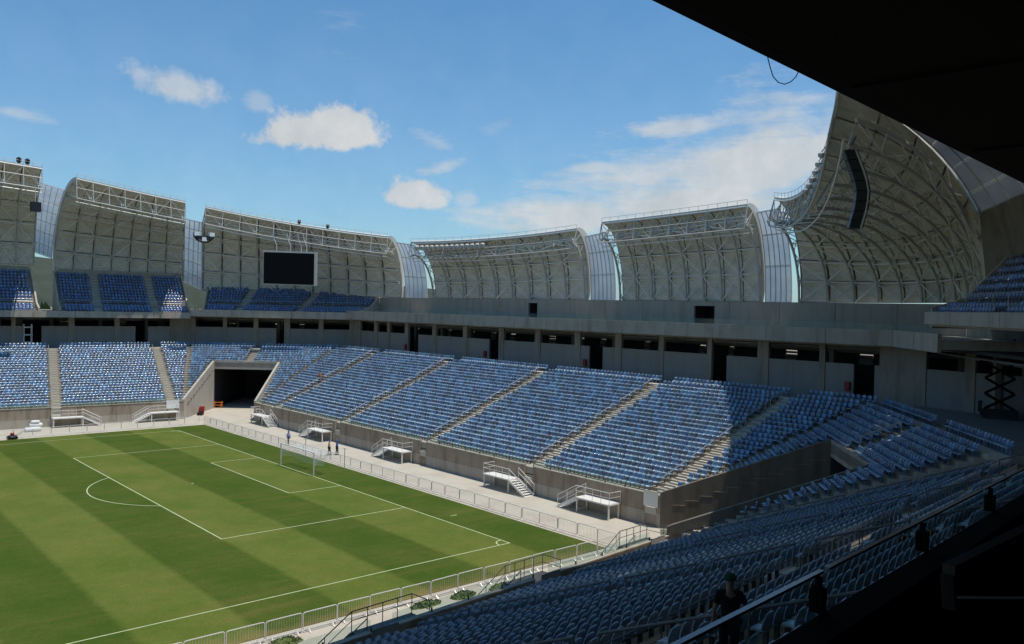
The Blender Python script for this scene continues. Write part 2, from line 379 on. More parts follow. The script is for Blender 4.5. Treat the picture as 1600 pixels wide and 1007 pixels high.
def thing(name, label, cat, loc=(0, 0, 0), group=None):
    o = D.objects.new(name, None); o.empty_display_size = .3; o.location = loc; COL.objects.link(o)
    return tag(o, label, cat, group)
def copy_thing(root, loc, rotz=None):
    r = root.copy(); COL.objects.link(r); r.location = loc
    if rotz is not None: r.rotation_euler = (0, 0, rotz)
    for ch in root.children:
        c = ch.copy(); COL.objects.link(c); c.parent = r
    return r
ORD = ['', 'first', 'second', 'third', 'fourth', 'fifth', 'sixth', 'seventh', 'eighth', 'ninth', 'tenth', 'eleventh', 'twelfth', 'thirteenth', 'fourteenth', 'fifteenth', 'sixteenth', 'seventeenth', 'eighteenth', 'nineteenth', 'twentieth']
TENS = {2: 'twenty', 3: 'thirty', 4: 'forty', 5: 'fifty', 6: 'sixty', 7: 'seventy'}
def ordn(n):
    if n <= 20: return ORD[n]
    t, u = divmod(n, 10)
    return TENS[t][:-1]+'ieth' if u == 0 else TENS[t]+'-'+ORD[u]

# ---------------------------------------------------------------- plan of the bowl
RING = [Vector((-48.0, 45+.082*52.8)), Vector((4.8, 45)), Vector((12.7, 38.2)), Vector((12.7, -38.2)), Vector((4.8, -45)), Vector((-75.0, -45-.082*79.8))]
class Facet: pass
F = []
for i in range(5):
    f = Facet(); f.a, f.b = RING[i], RING[i+1]; f.t = (f.b-f.a).normalized(); f.n = Vector((-f.t.y, f.t.x)); f.L = (f.b-f.a).length; F.append(f)
for i, f in enumerate(F):
    def mit(g, h): return (g.n+h.n)/(1+g.n.dot(h.n))
    ma = mit(F[i-1], f) if i > 0 else f.n
    mb = mit(f, F[i+1]) if i < 4 else f.n
    f.ka, f.kb = ma.dot(f.t), mb.dot(f.t)
    f.ta = (lambda d, k=f.ka: k*d); f.tb = (lambda d, L=f.L, k=f.kb: L+k*d)
    f.P = (lambda t, d, z, f=f: Vector((f.a.x+f.t.x*t+f.n.x*d, f.a.y+f.t.y*t+f.n.y*d, z)))
FARS, FARC, END, NEARC, NEARS = F
for f, nm in zip(F, ('far side', 'far corner', 'goal end', 'near corner', 'near side')): f.nm = nm
TD, RZ, D0, Z0, NROW = .72, .30, 1.0, 2.5, 24
WALK_D = D0+TD*NROW; WALK_Z = 9.7; PORT_D = D0+TD*17; WALL_D = 23.0
def row_d(i): return D0+TD*i
RZN = .285
def row_z(i, f=None): return (1.9+RZN*i) if f is NEARS else Z0+RZ*i
NR_NEAR = 38
# aisles: facet -> list of (t at the front, sideways drift per metre of depth)
def t_of(f, p): return (Vector(p)-f.a).dot(f.t)
END.aisles = [(t_of(END, (12.7, y)), -y*.0025) for y in (32.4, 13.6, -5.0, -22.3, -37.2)]
FARS.aisles = [(t_of(FARS, (x, 46)), .115) for x in (-28, -12.1, 3.2)]
NEARS.aisles = [(t_of(NEARS, (x, -46)), -.115) for x in (3.2, -8.5, -20.0, -32.0, -44.0, -56.0)]
FARC.aisles = [(5.6, 0.0)]; NEARC.aisles = [(5.0, 0.0)]
AW = .6
def segs(f, d):
    """seating spans [t0,t1] at depth d, without aisles and tunnel"""
    a, b = f.ta(d)+.12, f.tb(d)-.12
    cuts = []
    if f in (FARC, NEARC) and d < PORT_D+.2: cuts.append((-.45, f.L+.45))
    for t0, s in f.aisles:
        if f in (FARC, NEARC) and d < PORT_D+.2: continue
        cuts.append((t0+s*d-AW, t0+s*d+AW))
    out = []; cur = a
    for c0, c1 in sorted(cuts):
        if c0 > cur: out.append((cur, min(c0, b)))
        cur = max(cur, c1)
    if cur < b: out.append((cur, b))
    return out

# ---------------------------------------------------------------- ground, pitch, track
g = MB(); g.add([(-9000, -9000, -.06), (9000, -9000, -.06), (9000, 9000, -.06), (-9000, 9000, -.06)], [(0, 1, 2, 3)])
part('ground', g, M['ground'], kind='structure')
g = MB(); g.add([(-140, -62, -.004), (28, -62, -.004), (28, 64, -.004), (-140, 64, -.004)], [(0, 1, 2, 3)])
part('track', g, M['track'], kind='structure')
g = MB(); g.box((-112, -39.3, -.02), (4.9, 37.4, .035)); part('pitch', g, M['turf'], kind='structure')
pl = MB(); ZL = .040; W = .05
def lseg(a, b):
    a, b = Vector((*a, ZL)), Vector((*b, ZL)); d = (b-a).normalized(); x = Vector((-d.y, d.x, 0))*W
    pl.add([a-x-d*W, b-x+d*W, b+x+d*W, a+x-d*W], [(0, 1, 2, 3)])
for k, (a, b) in enumerate([((0, -34), (0, 34)), ((-105, -34), (0, -34)), ((-105, 34), (0, 34)), ((-16.5, -20.16), (0, -20.16)), ((-16.5, 20.16), (0, 20.16)), ((-16.5, -20.16), (-16.5, 20.16)),
             ((-5.5, -9.16), (0, -9.16)), ((-5.5, 9.16), (0, 9.16)), ((-5.5, -9.16), (-5.5, 9.16)), ((-52.5, -34), (-52.5, 34)), ((1.4, -24.9), (2.0, -24.9))]):
    ZL = .040+.003*(k % 5 if k else 0)/5; lseg(a, b)
def larc(c, r, a0, a1, n=24):
    vs = []; fs = []
    for i in range(n+1):
        a = R(a0+(a1-a0)*i/n)
        for q in (r-W, r+W): vs.append((c[0]+q*math.cos(a), c[1]+q*math.sin(a), .0435))
    for i in range(n): fs.append((2*i, 2*i+1, 2*i+3, 2*i+2))
    pl.add(vs, fs)
larc((-11, 0), 9.15, 180-53, 180+53, 28); larc((0, -34), 1, 90, 180, 10); larc((0, 34), 1, 180, 270, 10); larc((-11, 0), .08, 0, 360, 8)
larc((-52.5, 0), 9.15, 0, 360, 48)
part('pitch_marking', pl, M['line'], kind='structure')

# ---------------------------------------------------------------- lower stands
def prism_quad(mb, f, t0a, t1a, da, t0b, t1b, db, z0, z1):
    c = [f.P(t0a, da, z0), f.P(t1a, da, z0), f.P(t1b, db, z0), f.P(t0b, db, z0)]
    mb.hexa([*c, *[Vector((p.x, p.y, z1)) for p in c]])
STAND = {}
stand_lab = {'far side': 'sunlit lower stand of blue seats along the far touchline', 'far corner': 'lower corner seating block above the dark sunlit tunnel mouth',
             'goal end': 'long lower stand of blue seats behind the goal', 'near corner': 'shaded lower corner block around the open ramp at right', 'near side': 'shaded lower stand of wrapped seats in the foreground'}
seat_rows = []   # (facet, row number, depth, z, span)
for f in F:
    base = f.P(f.L/2, 0, 0)
    st = thing('lower_stand', stand_lab[f.nm], 'stand', base); STAND[f.nm] = st
    near = f is NEARS
    rows = NR_NEAR if near else NROW
    mb = MB()
    for i in range(rows):
        da, db = row_d(i), row_d(i+1)+.002; z = row_z(i, f)
        if i == 0: da = .25
        zb = max(-.02, z-.75)
        if f in (FARC, NEARC) and row_d(i)+.3 < PORT_D:
            prism_quad(mb, f, f.ta(da), -.32, da, f.ta(db), -.32, db, zb, z)
            prism_quad(mb, f, f.L+.32, f.tb(da), da, f.L+.32, f.tb(db), db, zb, z)
        else:
            ta = (lambda d: f.ta(d) if not (near and d > 20) else max(f.ta(d), 5.5))
            prism_quad(mb, f, ta(da), f.tb(da), da, ta(db), f.tb(db), db, zb, z)
    part('terrace', mb, M['terrace'], st)
    # walkway behind the last row and concourse floor
    if not near:
        mb = MB(); d1 = WALL_D+9
        prism_quad(mb, f, f.ta(WALK_D), f.tb(WALK_D), WALK_D, f.ta(d1), f.tb(d1), d1, WALK_Z-.4, WALK_Z)
        part('concourse_floor', mb, M['floor'], st)
        mb = MB(); prism_quad(mb, f, f.ta(WALK_D), f.tb(WALK_D), WALK_D-.02, f.ta(WALK_D+1.1), f.tb(WALK_D+1.1), WALK_D+1.1, WALK_Z-.3, WALK_Z+.012)
        part('walkway', mb, M['step'], st)
    else:
        mb = MB(); prism_quad(mb, f, f.ta(WALK_D), 5.4, WALK_D, f.ta(WALL_D), 5.4, WALL_D, 8.4, 8.8); part('concourse_floor', mb, M['floor'], st)
    # front wall in panels, open where an aisle reaches a stair
    if f not in (FARC, NEARC):
        cuts = []
        for k, (t0, s) in enumerate(f.aisles):
            cuts.append((t0-.62, t0+.62))
        t = 0.0; spans = []; cur = 0
        for c0, c1 in sorted(cuts):
            spans.append((cur, max(cur, c0))); cur = c1
        spans.append((cur, f.L))
        for c0, c1 in cuts:
            mb = MB(); prism_quad(mb, f, c0-.008, c1+.008, .004, c0-.008, c1+.008, .24, -.02, 1.30); part('wall_panel', mb, M['front_wall'], st)
        WT = 2.25 if near else 2.62
        for a, b in spans:
            if b-a < .2: continue
            n = max(1, round((b-a)/8.0)); w = (b-a)/n
            for k in range(n):
                mb = MB(); prism_quad(mb, f, a+k*w+.012, a+(k+1)*w-.012, 0, a+k*w+.012, a+(k+1)*w-.012, .25, 1.16, WT)
                part('wall_panel', mb, M['front_wall'], st)
                mb = MB(); prism_quad(mb, f, a+k*w+.012, a+(k+1)*w-.012, -.015, a+k*w+.012, a+(k+1)*w-.012, .25, -.02, 1.152); part('wall_panel', mb, M['front_low'], st)
                mb = MB(); prism_quad(mb, f, a+k*w, a+(k+1)*w, -.05, a+k*w, a+(k+1)*w, .30, WT+.004, WT+.08); part('coping', mb, M['slab'], st)
            # glass on the coping
            n = max(1, round((b-a)/2.4)); w = (b-a)/n
            for k in range(n):
                mb = MB(); prism_quad(mb, f, a+k*w+.03, a+(k+1)*w-.03, .10, a+k*w+.03, a+(k+1)*w-.03, .118, WT+.09, WT+.65); part('glass_panel', mb, M['glass'], st)
                mb = MB(); prism_quad(mb, f, a+k*w-.03, a+k*w+.026, .07, a+k*w-.03, a+k*w+.026, .15, WT+.082, WT+.30); part('glass_clamp', mb, M['black'], st)
    for i in range(rows):
        d = row_d(i)
        if near and 26 <= i <= 27: continue
        for (a, b) in segs(f, d+.35):
            if near and i >= 28: a = max(a, 6.2)
            if b-a > .5: seat_rows.append((f, i, d+.36, row_z(i, f), a, b))
    if not near:
        for (a, b) in segs(f, WALK_D+1.3): seat_rows.append((f, NROW, WALK_D+1.25, WALK_Z+.05, a, b))
    # aisle steps and handrails
    stepme = None
    for ai, (t0, s) in enumerate(f.aisles):
        i0 = 17 if f in (FARC, NEARC) else 0
        for i in range(i0, rows):
            d = row_d(i); tt = t0+s*d
            mb = MB(); prism_quad(mb, f, tt-.56, tt+.56, d+TD-.36, tt-.56, tt+.56, d+TD+.004, row_z(i, f)-.05, row_z(i, f)+.15); part('aisle_step', mb, M['step'], st)
        # three steps through the wall down to the stair landing
        if i0 == 0:
            for q in range(4):
                mb = MB(); prism_quad(mb, f, t0-.58, t0+.58, .0+.25*q, t0-.58, t0+.58, .25+.25*q, 1.0, (1.55+.3*q if not near else 1.86+.02*q)); part('aisle_step', mb, M['step'], st)
        side = -.72 if f is END or f is FARC else .72
        if f in (NEARS, NEARC): side = -.72
        if f is FARS: side = -.72
        i = i0+1
        while i < rows-1:
            j = min(i+4, rows-1)
            pts = []
            for q in (i, j): dd = row_d(q)+.3; pts.append(f.P(t0+s*dd+side*.86, dd, row_z(q, f)))
            mb = MB(); tp = [p+Vector((0, 0, .92)) for p in pts]
            mb.tube([pts[0], tp[0]], .028, 6); mb.tube([pts[1], tp[1]], .028, 6); mb.tube([pts[0]+Vector((0, 0, .9)), pts[1]+Vector((0, 0, .9))], .04, 6)
            part('handrail', mb, M['galv'] if f is not NEARS else M['dark_steel'], st); i = j+1
# tunnels in the corners
def tunnel(f, label):
    st = thing('corner_tunnel', label, 'tunnel', f.P(f.L/2, PORT_D, 0))
    zt = row_z(17)+.25
    for sgn, t0 in ((-1, -.32), (1, f.L)):
        poly = [f.P(t0, -.02, -.02), f.P(t0, PORT_D, -.02), f.P(t0, PORT_D, zt), f.P(t0, .3, 3.05), f.P(t0, -.02, 2.9)]
        mb = MB(); mb.extrude(poly, Vector((f.t.x, f.t.y, 0))*.32); part('cheek_wall', mb, M['cheek'] if f is FARC else M['raw_shaded'], st)
        # stepped pour marks standing proud of the inner face
        mb = MB(); ti = t0+.32 if sgn < 0 else t0-.025
        for k in range(11):
            d = 1.0+k*1.08; z = 2.0+k*.42
            prism_quad(mb, f, ti+.001, ti+.024, d, ti+.001, ti+.024, d+1.06, z-.06, z); prism_quad(mb, f, ti+.001, ti+.024, d+1.02, ti+.001, ti+.024, d+1.06, z, z+.42)
        part('pour_mark', mb, M['front_wall'], st)
        if f is NEARC: continue
        mb = MB(); tj = t0+.32 if sgn < 0 else t0-.03
        for k in range(9):
            d = 1.6+k*1.15; z = 2.15+k*.41; prism_quad(mb, f, tj+.001, tj+.03, d, tj+.001, tj+.03, d+.22, z, z+.2)
        part('vent_hole', mb, M['dark'], st)
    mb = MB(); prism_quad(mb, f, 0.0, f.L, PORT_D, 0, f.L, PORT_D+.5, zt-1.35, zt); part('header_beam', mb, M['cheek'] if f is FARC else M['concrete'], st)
    mb = MB()
    prism_quad(mb, f, .3, f.L-.3, PORT_D+.5, .3, f.L-.3, 30, zt-1.3, zt-1.15)
    prism_quad(mb, f, -.3, 0, PORT_D+.001, -.3, 0, 30, 0, zt-1.3); prism_quad(mb, f, f.L, f.L+.3, PORT_D+.001, f.L, f.L+.3, 30, 0, zt-1.3)
    prism_quad(mb, f, -.3, f.L+.3, 30, -.3, f.L+.3, 30.3, 0, zt-1.15)
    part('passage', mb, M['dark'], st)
    mb = MB(); prism_quad(mb, f, .32, f.L-.32, .0, .32, f.L-.32, 30, -.03, .004); part('ramp', mb, M['track'] if f is FARC else M['raw_shaded'], st)
    return st
tunnel(FARC, 'wide dark vehicle tunnel mouth in the sunlit far corner'); tunnel(NEARC, 'shaded open ramp and tunnel sunk in the near right corner')

# ---------------------------------------------------------------- seats
def seat_geo(nx=4, nz=3):
    """quads of one seat, local: +y is the back, faces -y, origin on the tread"""
    V, Q, P = [], [], []
    def sheet(fn, nu, nv, th, pid):
        o = len(V)
        for side in (0, 1):
            for j in range(nv+1):
                for i in range(nu+1):
                    p, nn = fn(i/nu*2-1, j/nv); V.append(tuple(p+nn*(th*(side-.5))))
        S = (nu+1)*(nv+1)
        idx = lambda s, i, j: o+s*S+j*(nu+1)+i
        for j in range(nv):
            for i in range(nu):
                Q.append((idx(1, i, j), idx(1, i+1, j), idx(1, i+1, j+1), idx(1, i, j+1))); P.append(pid)
                Q.append((idx(0, i, j+1), idx(0, i+1, j+1), idx(0, i+1, j), idx(0, i, j))); P.append(pid)
        for i in range(nu):
            for j, fl in ((0, 0), (nv, 1)):
                q = (idx(0, i, j), idx(0, i+1, j), idx(1, i+1, j), idx(1, i, j)); Q.append(q if not fl else q[::-1]); P.append(pid)
        for j in range(nv):
            for i, fl in ((0, 1), (nu, 0)):
                q = (idx(0, i, j), idx(0, i, j+1), idx(1, i, j+1), idx(1, i, j)); Q.append(q[::-1] if not fl else q); P.append(pid)
    def back(a, b):
        w = .225*(1-.22*max(0, b-.6)**1.0*2); x = a*w
        z = .40+.43*b-.07*(abs(a)**2.2)*max(0, (b-.5)*2); y = .10+.05*b+.03*b*b-.045*(a*a)
        nn = Vector((a*.35, 1, -.15)).normalized(); return Vector((x, y, z)), nn
    def pan(a, b):
        x = a*(.22-.02*(1-b)); y = -.25+.36*b; z = .42-.035*math.sin(b*math.pi*.8)*(1-a*a)-.05*(1-b)**3
        return Vector((x, y, z)), Vector((0, 0, 1))
    sheet(back, nx, nz, .035, 0); sheet(pan, nx, 2, .035, 1)
    o = len(V); w, y0, y1, z0, z1 = .05, .0, .10, 0.0, .39
    V.extend([(-w, y0, z0), (w, y0, z0), (w, y1, z0), (-w, y1, z0), (-w, y0, z1), (w, y0, z1), (w, y1, z1), (-w, y1, z1)])
    for q in [(0, 1, 5, 4), (1, 2, 6, 5), (2, 3, 7, 6), (3, 0, 4, 7)]: Q.append(tuple(i+o for i in q)); P.append(2)
    return np.array(V), np.array(Q), np.array(P)
SV, SQ, SP = seat_geo()
FILM_SHEEN = np.array((.37, .53, .66))  # pale film tone, also paints sunlight on pans and back tops
def seat_tint(V, Q, P, cols, rng):
    """per vertex colour: blue plastic, pale protective film, and sunlight painted in as paler pans and back tops"""
    w = np.zeros(len(V)); pv = np.unique(Q[P == 1]); w[pv] = .82
    bv = np.unique(Q[P == 0]); w[bv] = .0+.62*np.clip((V[bv, 2]-.70)/.13, 0, 1)
    k = rng.uniform(.25, 1.35, (len(cols), 1))*w[None, :]
    k = np.clip(k+rng.normal(0, .05, k.shape)*(w[None, :] > .1), 0, .95)[..., None]
    c = cols[:, None, :]*(1-k)+FILM_SHEEN[None, None]*k
    return np.concatenate([c, np.ones(c.shape[:2]+(1,))], -1)
allseats = []   # x,y,z, ang, facet name, row, index in span, aisle text
PITCH_S = .52
for (f, i, d, z, a, b) in seat_rows:
    n = int((b-a-.30)/PITCH_S)
    if n < 1: continue
    off = (b-a-n*PITCH_S)/2
    ang = math.atan2(f.n.y, f.n.x)-math.pi/2; off = off*(.35+1.3*((i*37) % 11)/10)
    for k in range(n):
        p = f.P(a+off+PITCH_S*(k+.5), d+.03, z); allseats.append((p.x, p.y, p.z, ang, f.nm, i, k, a))
UPPER_SEATS = []   # filled by the upper stands
def add_upper_seats(P, n, t, rows, spans_fn, gap=None):
    ang = math.atan2(n.y, n.x)-math.pi/2
    for (d, z) in rows:
        for (a, b) in spans_fn(d):
            m = int((b-a)/PITCH_S); off = (b-a-m*PITCH_S)/2
            for k in range(m):
                p = P(a+off+PITCH_S*(k+.5), d, z); UPPER_SEATS.append((p.x, p.y, p.z, ang))

# ---------------------------------------------------------------- concourse back wall with openings
def wall_x(y): return y
def back_wall(f, label, edges, doors, z_floor=WALK_Z):
    """edges: list of (t0,t1) window openings; doors: list of (t0,t1)"""
    st = thing('concourse_wall', label, 'wall', f.P(f.L/2, WALL_D, z_floor))
    d0, d1 = WALL_D, WALL_D+.3; ZS, ZT, ZC = 13.1, 14.75, 15.02
    ta, tb = f.ta(WALL_D), f.tb(WALL_D)
    marks = sorted(edges); cur = ta; solids = []
    for a, b in marks:
        if a > cur: solids.append((cur, a))
        cur = b
    if cur < tb: solids.append((cur, tb))
    for a, b in solids:
        mb = MB(); prism_quad(mb, f, a, b, d0-.10, a, b, d1, z_floor, ZC); part('pier', mb, M['concrete'], st)
    for a, b in marks:
        ds = [(x, y) for x, y in doors if x < b and y > a]
        cur = a; low = []
        for x, y in ds: low.append((cur, max(a, x))); cur = min(b, y)
        low.append((cur, b))
        for x, y in low:
            if y-x < .15: continue
            n = max(1, round((y-x)/3.4)); w = (y-x)/n
            for k in range(n):
                mb = MB(); prism_quad(mb, f, x+k*w+.008, x+(k+1)*w-.008, d0, x+k*w+.008, x+(k+1)*w-.008, d1-.06, z_floor, ZS); part('wall_panel', mb, M['panel'], st)
        mb = MB(); prism_quad(mb, f, a, b, d0, a, b, d1-.04, ZT, ZC); part('lintel', mb, M['concrete'], st)
    return st
def span_y(y0, y1): return (t_of(END, (0, y0)), t_of(END, (0, y1)))
oy = [(38.0, 34.6), (34.0, 31.9), (31.4, 25.0), (23.9, 17.2), (14.8, 9.1), (7.96, 1.46), (.5, -5.9), (-6.9, -12.8), (-13.8, -19.5), (-20.2, -26.2), (-26.8, -32.5), (-33.8, -39.4), (-40.0, -45.4)]
oy = [(38.6, 33.2), (32.2, 31.5), (31.4, 25.0)] and [(46.0, 41.6), (40.6, 37.6), (36.8, 32.4), (31.4, 24.9), (23.9, 17.2), (16.2, 9.0), (7.96, 1.46), (.5, -5.9), (-6.9, -12.8), (-13.8, -19.5), (-20.2, -26.2), (-26.8, -32.5), (-33.8, -39.4), (-40.0, -45.4)]
dy = [(31.3, 28.7), (11.2, 9.05), (-8.4, -10.7), (-26.85, -28.7), (-42.9, -44.9)]
w_end = back_wall(END, 'long shaded concourse wall with dark openings behind the goal stand', [span_y(*p) for p in oy], [span_y(*p) for p in dy])
def tx(f, x0, x1):   # by world x on the wall line
    y = f.P(f.L/2, WALL_D, 0).y; return (t_of(f, f.P(0, 0, 0).xy)+0, 0)
def far_t(x):
    p0 = FARS.P(0, WALL_D, 0); return (x-p0.x)/FARS.t.x
ex = [(-41, -35), (-34, -28), (-27, -21), (-20, -13.2), (-12.6, -5.2), (-4.3, 1.7), (2.5, 10.6)]
back_wall(FARS, 'shaded concourse wall with dark openings behind the far stand', [(far_t(a), far_t(b)) for a, b in ex], [(far_t(-11.6), far_t(-9.0)), (far_t(5.0), far_t(7.0))])
LC = FARC.tb(WALL_D)-FARC.ta(WALL_D); a0 = FARC.ta(WALL_D)
back_wall(FARC, 'shaded concourse wall across the far corner under the upper deck', [(a0+.8, a0+5.6), (a0+6.3, a0+11), (a0+11.8, a0+16.4), (a0+17.4, a0+22.5), (a0+23.3, a0+LC-.6)], [(a0+15.0, a0+16.4)])
NW = Facet(); NW.nm = 'near corner'; wa_, wb_ = Vector((35.75, -48.5)), Vector((33.3, -63.0)); NW.t = (wb_-wa_).normalized(); NW.n = Vector((-NW.t.y, NW.t.x)); NW.a = wa_-NW.n*WALL_D; NW.L = (wb_-wa_).length
NW.ta = lambda d: 0.0
NW.tb = lambda d: NW.L
NW.P = lambda t, d, z: Vector((NW.a.x+NW.t.x*t+NW.n.x*d, NW.a.y+NW.t.y*t+NW.n.y*d, z))
back_wall(NW, 'very dark concourse wall behind the scissor lift at right', [(1.2, 4.7), (5.6, 9.4), (10.3, 14.0)], [])
# room behind the wall: rear facade with rails and gaps to the daylight
for f in (END, FARC, FARS, NEARC):
    st = thing('rear_facade', {'goal end': 'slatted rear facade seen dimly through the goal end openings', 'far side': 'slatted rear facade seen through the far side openings', 'far corner': 'slatted rear facade seen through the far corner openings', 'near corner': 'slatted rear facade behind the dark near corner openings'}[f.nm], 'wall', f.P(f.L/2, WALL_D+8.5, 10))
    dd = WALL_D+8.5; ta, tb = f.ta(dd), f.tb(dd); t = ta; rr = random.Random(f.nm)
    mb = MB(); slats = MB()
    while t < tb:
        w = rr.uniform(3.0, 9.0); gw = rr.uniform(.5, 1.5); e = min(tb, t+w)
        prism_quad(mb, f, t, e, dd, t, e, dd+.2, 9.3, 15)
        if e+gw < tb:
            prism_quad(mb, f, e, e+gw, dd, e, e+gw, dd+.2, 14.15, 15); prism_quad(mb, f, e, e+gw, dd, e, e+gw, dd+.2, 9.3, 13.1+rr.uniform(0, .6))
            z = 12.6
            while z < 14.3: prism_quad(slats, f, e, e+gw, dd-.1, e, e+gw, dd-.02, z, z+.22+rr.uniform(0, .12)); z += .36
        t = e+gw
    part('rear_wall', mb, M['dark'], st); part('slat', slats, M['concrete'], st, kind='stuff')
    for dq, zq, rq in ((WALL_D+3.2, 14.35, .14), (WALL_D+5.0, 14.1, .22), (WALL_D+1.6, 14.55, .07)):
        mb = MB(); mb.tube([f.P(f.ta(dq)+.5, dq, zq), f.P(f.tb(dq)-.5, dq, zq)], rq, 8); part('duct_pipe', mb, M['galv'], st)
    t = ta+2
    while t < tb-1:
        mb = MB(); prism_quad(mb, f, t, t+.5, WALL_D+4.2, t, t+.5, WALL_D+4.7, WALK_Z, 15.0); part('inner_column', mb, M['concrete'], st); t += 7.4
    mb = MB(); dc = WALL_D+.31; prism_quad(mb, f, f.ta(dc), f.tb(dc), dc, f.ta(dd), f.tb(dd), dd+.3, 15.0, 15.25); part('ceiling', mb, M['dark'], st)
# hose cabinets by the doors
for y, lab in [(31.9, 'red hose cabinet beside the leftmost goal end doorway'), (11.9, 'red hose cabinet beside the second goal end doorway'), (-7.9, 'red hose cabinet beside the middle goal end doorway'), (-42.4, 'red hose cabinet beside the doorway in shade at right')]:
    h = thing('hose_cabinet', lab, 'hose cabinet', (WALL_D+12.7-.25, y, 10.5), 'red hose cabinets on the concourse wall')
    x = WALL_D+12.7-.32; mb = MB(); mb.box((x, y-.26, 10.5), (x+.2, y+.26, 11.4)); part('cabinet_box', mb, M['red'], h)
    mb = MB(); mb.box((x-.03, y-.22, 10.55), (x-.004, y+.22, 11.35)); part('door', mb, M['red'], h)

# ---------------------------------------------------------------- upper slab, balustrade, upper wall
SLAB_D = 20.5
def upper_slab(f, label, t0=None, t1=None, zb=15.05, zt=16.5, dfront=SLAB_D, glass_=True, npan=None):
    st = thing('upper_slab', label, 'balcony', f.P(f.L/2, dfront, zb))
    d1 = WALL_D+16
    A = (lambda d: f.ta(d)) if t0 is None else (lambda d: t0); B = (lambda d: f.tb(d)) if t1 is None else (lambda d: t1)
    mb = MB(); prism_quad(mb, f, A(dfront+.3), B(dfront+.3), dfront+.3, A(d1), B(d1), d1, zb+.25, zb+.95); part('deck', mb, M['slab'], st)
    a, b = A(dfront), B(dfront); n = npan or max(1, round((b-a)/6.2)); w = (b-a)/n
    a2, b2 = A(dfront+.28), B(dfront+.28); w2 = (b2-a2)/n
    for k in range(n):
        mb = MB(); prism_quad(mb, f, a+k*w+.028, a+(k+1)*w-.028, dfront, a2+k*w2+.028, a2+(k+1)*w2-.028, dfront+.28, zb+.0, zt); part('fascia_panel', mb, M['slab'], st)
    if glass_:
        n = round((b-a)/2.5); w = (b-a)/n
        for k in range(n):
            mb = MB(); prism_quad(mb, f, a+k*w+.03, a+(k+1)*w-.03, dfront+.12, a+k*w+.03, a+(k+1)*w-.03, dfront+.14, zt+.003, zt+.55); part('glass_panel', mb, M['glass'], st)
    return st
upper_slab(END, 'long grey balcony slab over the goal end concourse openings')
upper_slab(NEARC, 'dark balcony slab end above the scissor lift', t1=1.5, npan=2)
upper_slab(FARC, 'far corner balcony slab carrying upper blue seats', t1=22.6, zb=15.0, zt=16.2, dfront=19.2, glass_=False, npan=5)
upper_slab(FARS, 'far side balcony slab carrying upper blue seats', zb=14.6, zt=15.6, dfront=19.2, glass_=False)
UWD = 28.0
def upper_wall(f, label, t0, t1, holes, zt=19.0):
    st = thing('upper_wall', label, 'wall', f.P((t0+t1)/2, UWD, 16))
    n = max(1, round((t1-t0)/6.3)); cuts = [t0+(t1-t0)*k/n for k in range(n+1)]
    for a, b in zip(cuts, cuts[1:]):
        hs = [(x, y) for x, y in holes if x >= a-.01 and x < b]
        if not hs:
            mb = MB(); prism_quad(mb, f, a+.025, b-.025, UWD, a+.025, b-.025, UWD+.3, 15.9, zt); part('wall_panel', mb, M['upper_panel'], st)
        for x, y in hs:
            y = min(y, b-.2)
            for q0, q1, z0, z1 in ((a+.012, x, 15.9, zt), (y, b-.012, 15.9, zt), (x, y, 18.45, zt)):
                if q1-q0 > .05:
                    mb = MB(); prism_quad(mb, f, q0, q1, UWD+(.0 if z0 < 17 else .002), q0, q1, UWD+.3, z0, z1); part('wall_panel', mb, M['upper_panel'], st)
            mb = MB(); prism_quad(mb, f, x-.1, y+.1, UWD+3.5, x-.1, y+.1, UWD+3.7, 15.9, zt-.2); prism_quad(mb, f, x-.3, x-.1, UWD+.31, x-.3, x-.1, UWD+3.7, 15.9, 18.6); prism_quad(mb, f, y+.1, y+.3, UWD+.31, y+.1, y+.3, UWD+3.7, 15.9, 18.6); prism_quad(mb, f, x-.3, y+.3, UWD+.31, x-.3, y+.3, UWD+3.7, 18.5, 18.7)
            part('doorway_recess', mb, M['dark'], st)
    return st
upper_wall(END, 'pale blank upper wall under the roof at the goal end', END.ta(UWD), END.tb(UWD), [(t_of(END, (0, 8.5)), t_of(END, (0, 5.3))), (t_of(END, (0, -20.6)), t_of(END, (0, -23.5)))])
NU = NEARC.ta(UWD); upper_wall(NEARC, 'shaded upper wall under the corner roof at right', NU, NEARC.tb(UWD+4), [])
FU = FARC.tb(UWD); upper_wall(FARC, 'short upper wall stub beside the end of the upper seats', 26.8, FU, [])

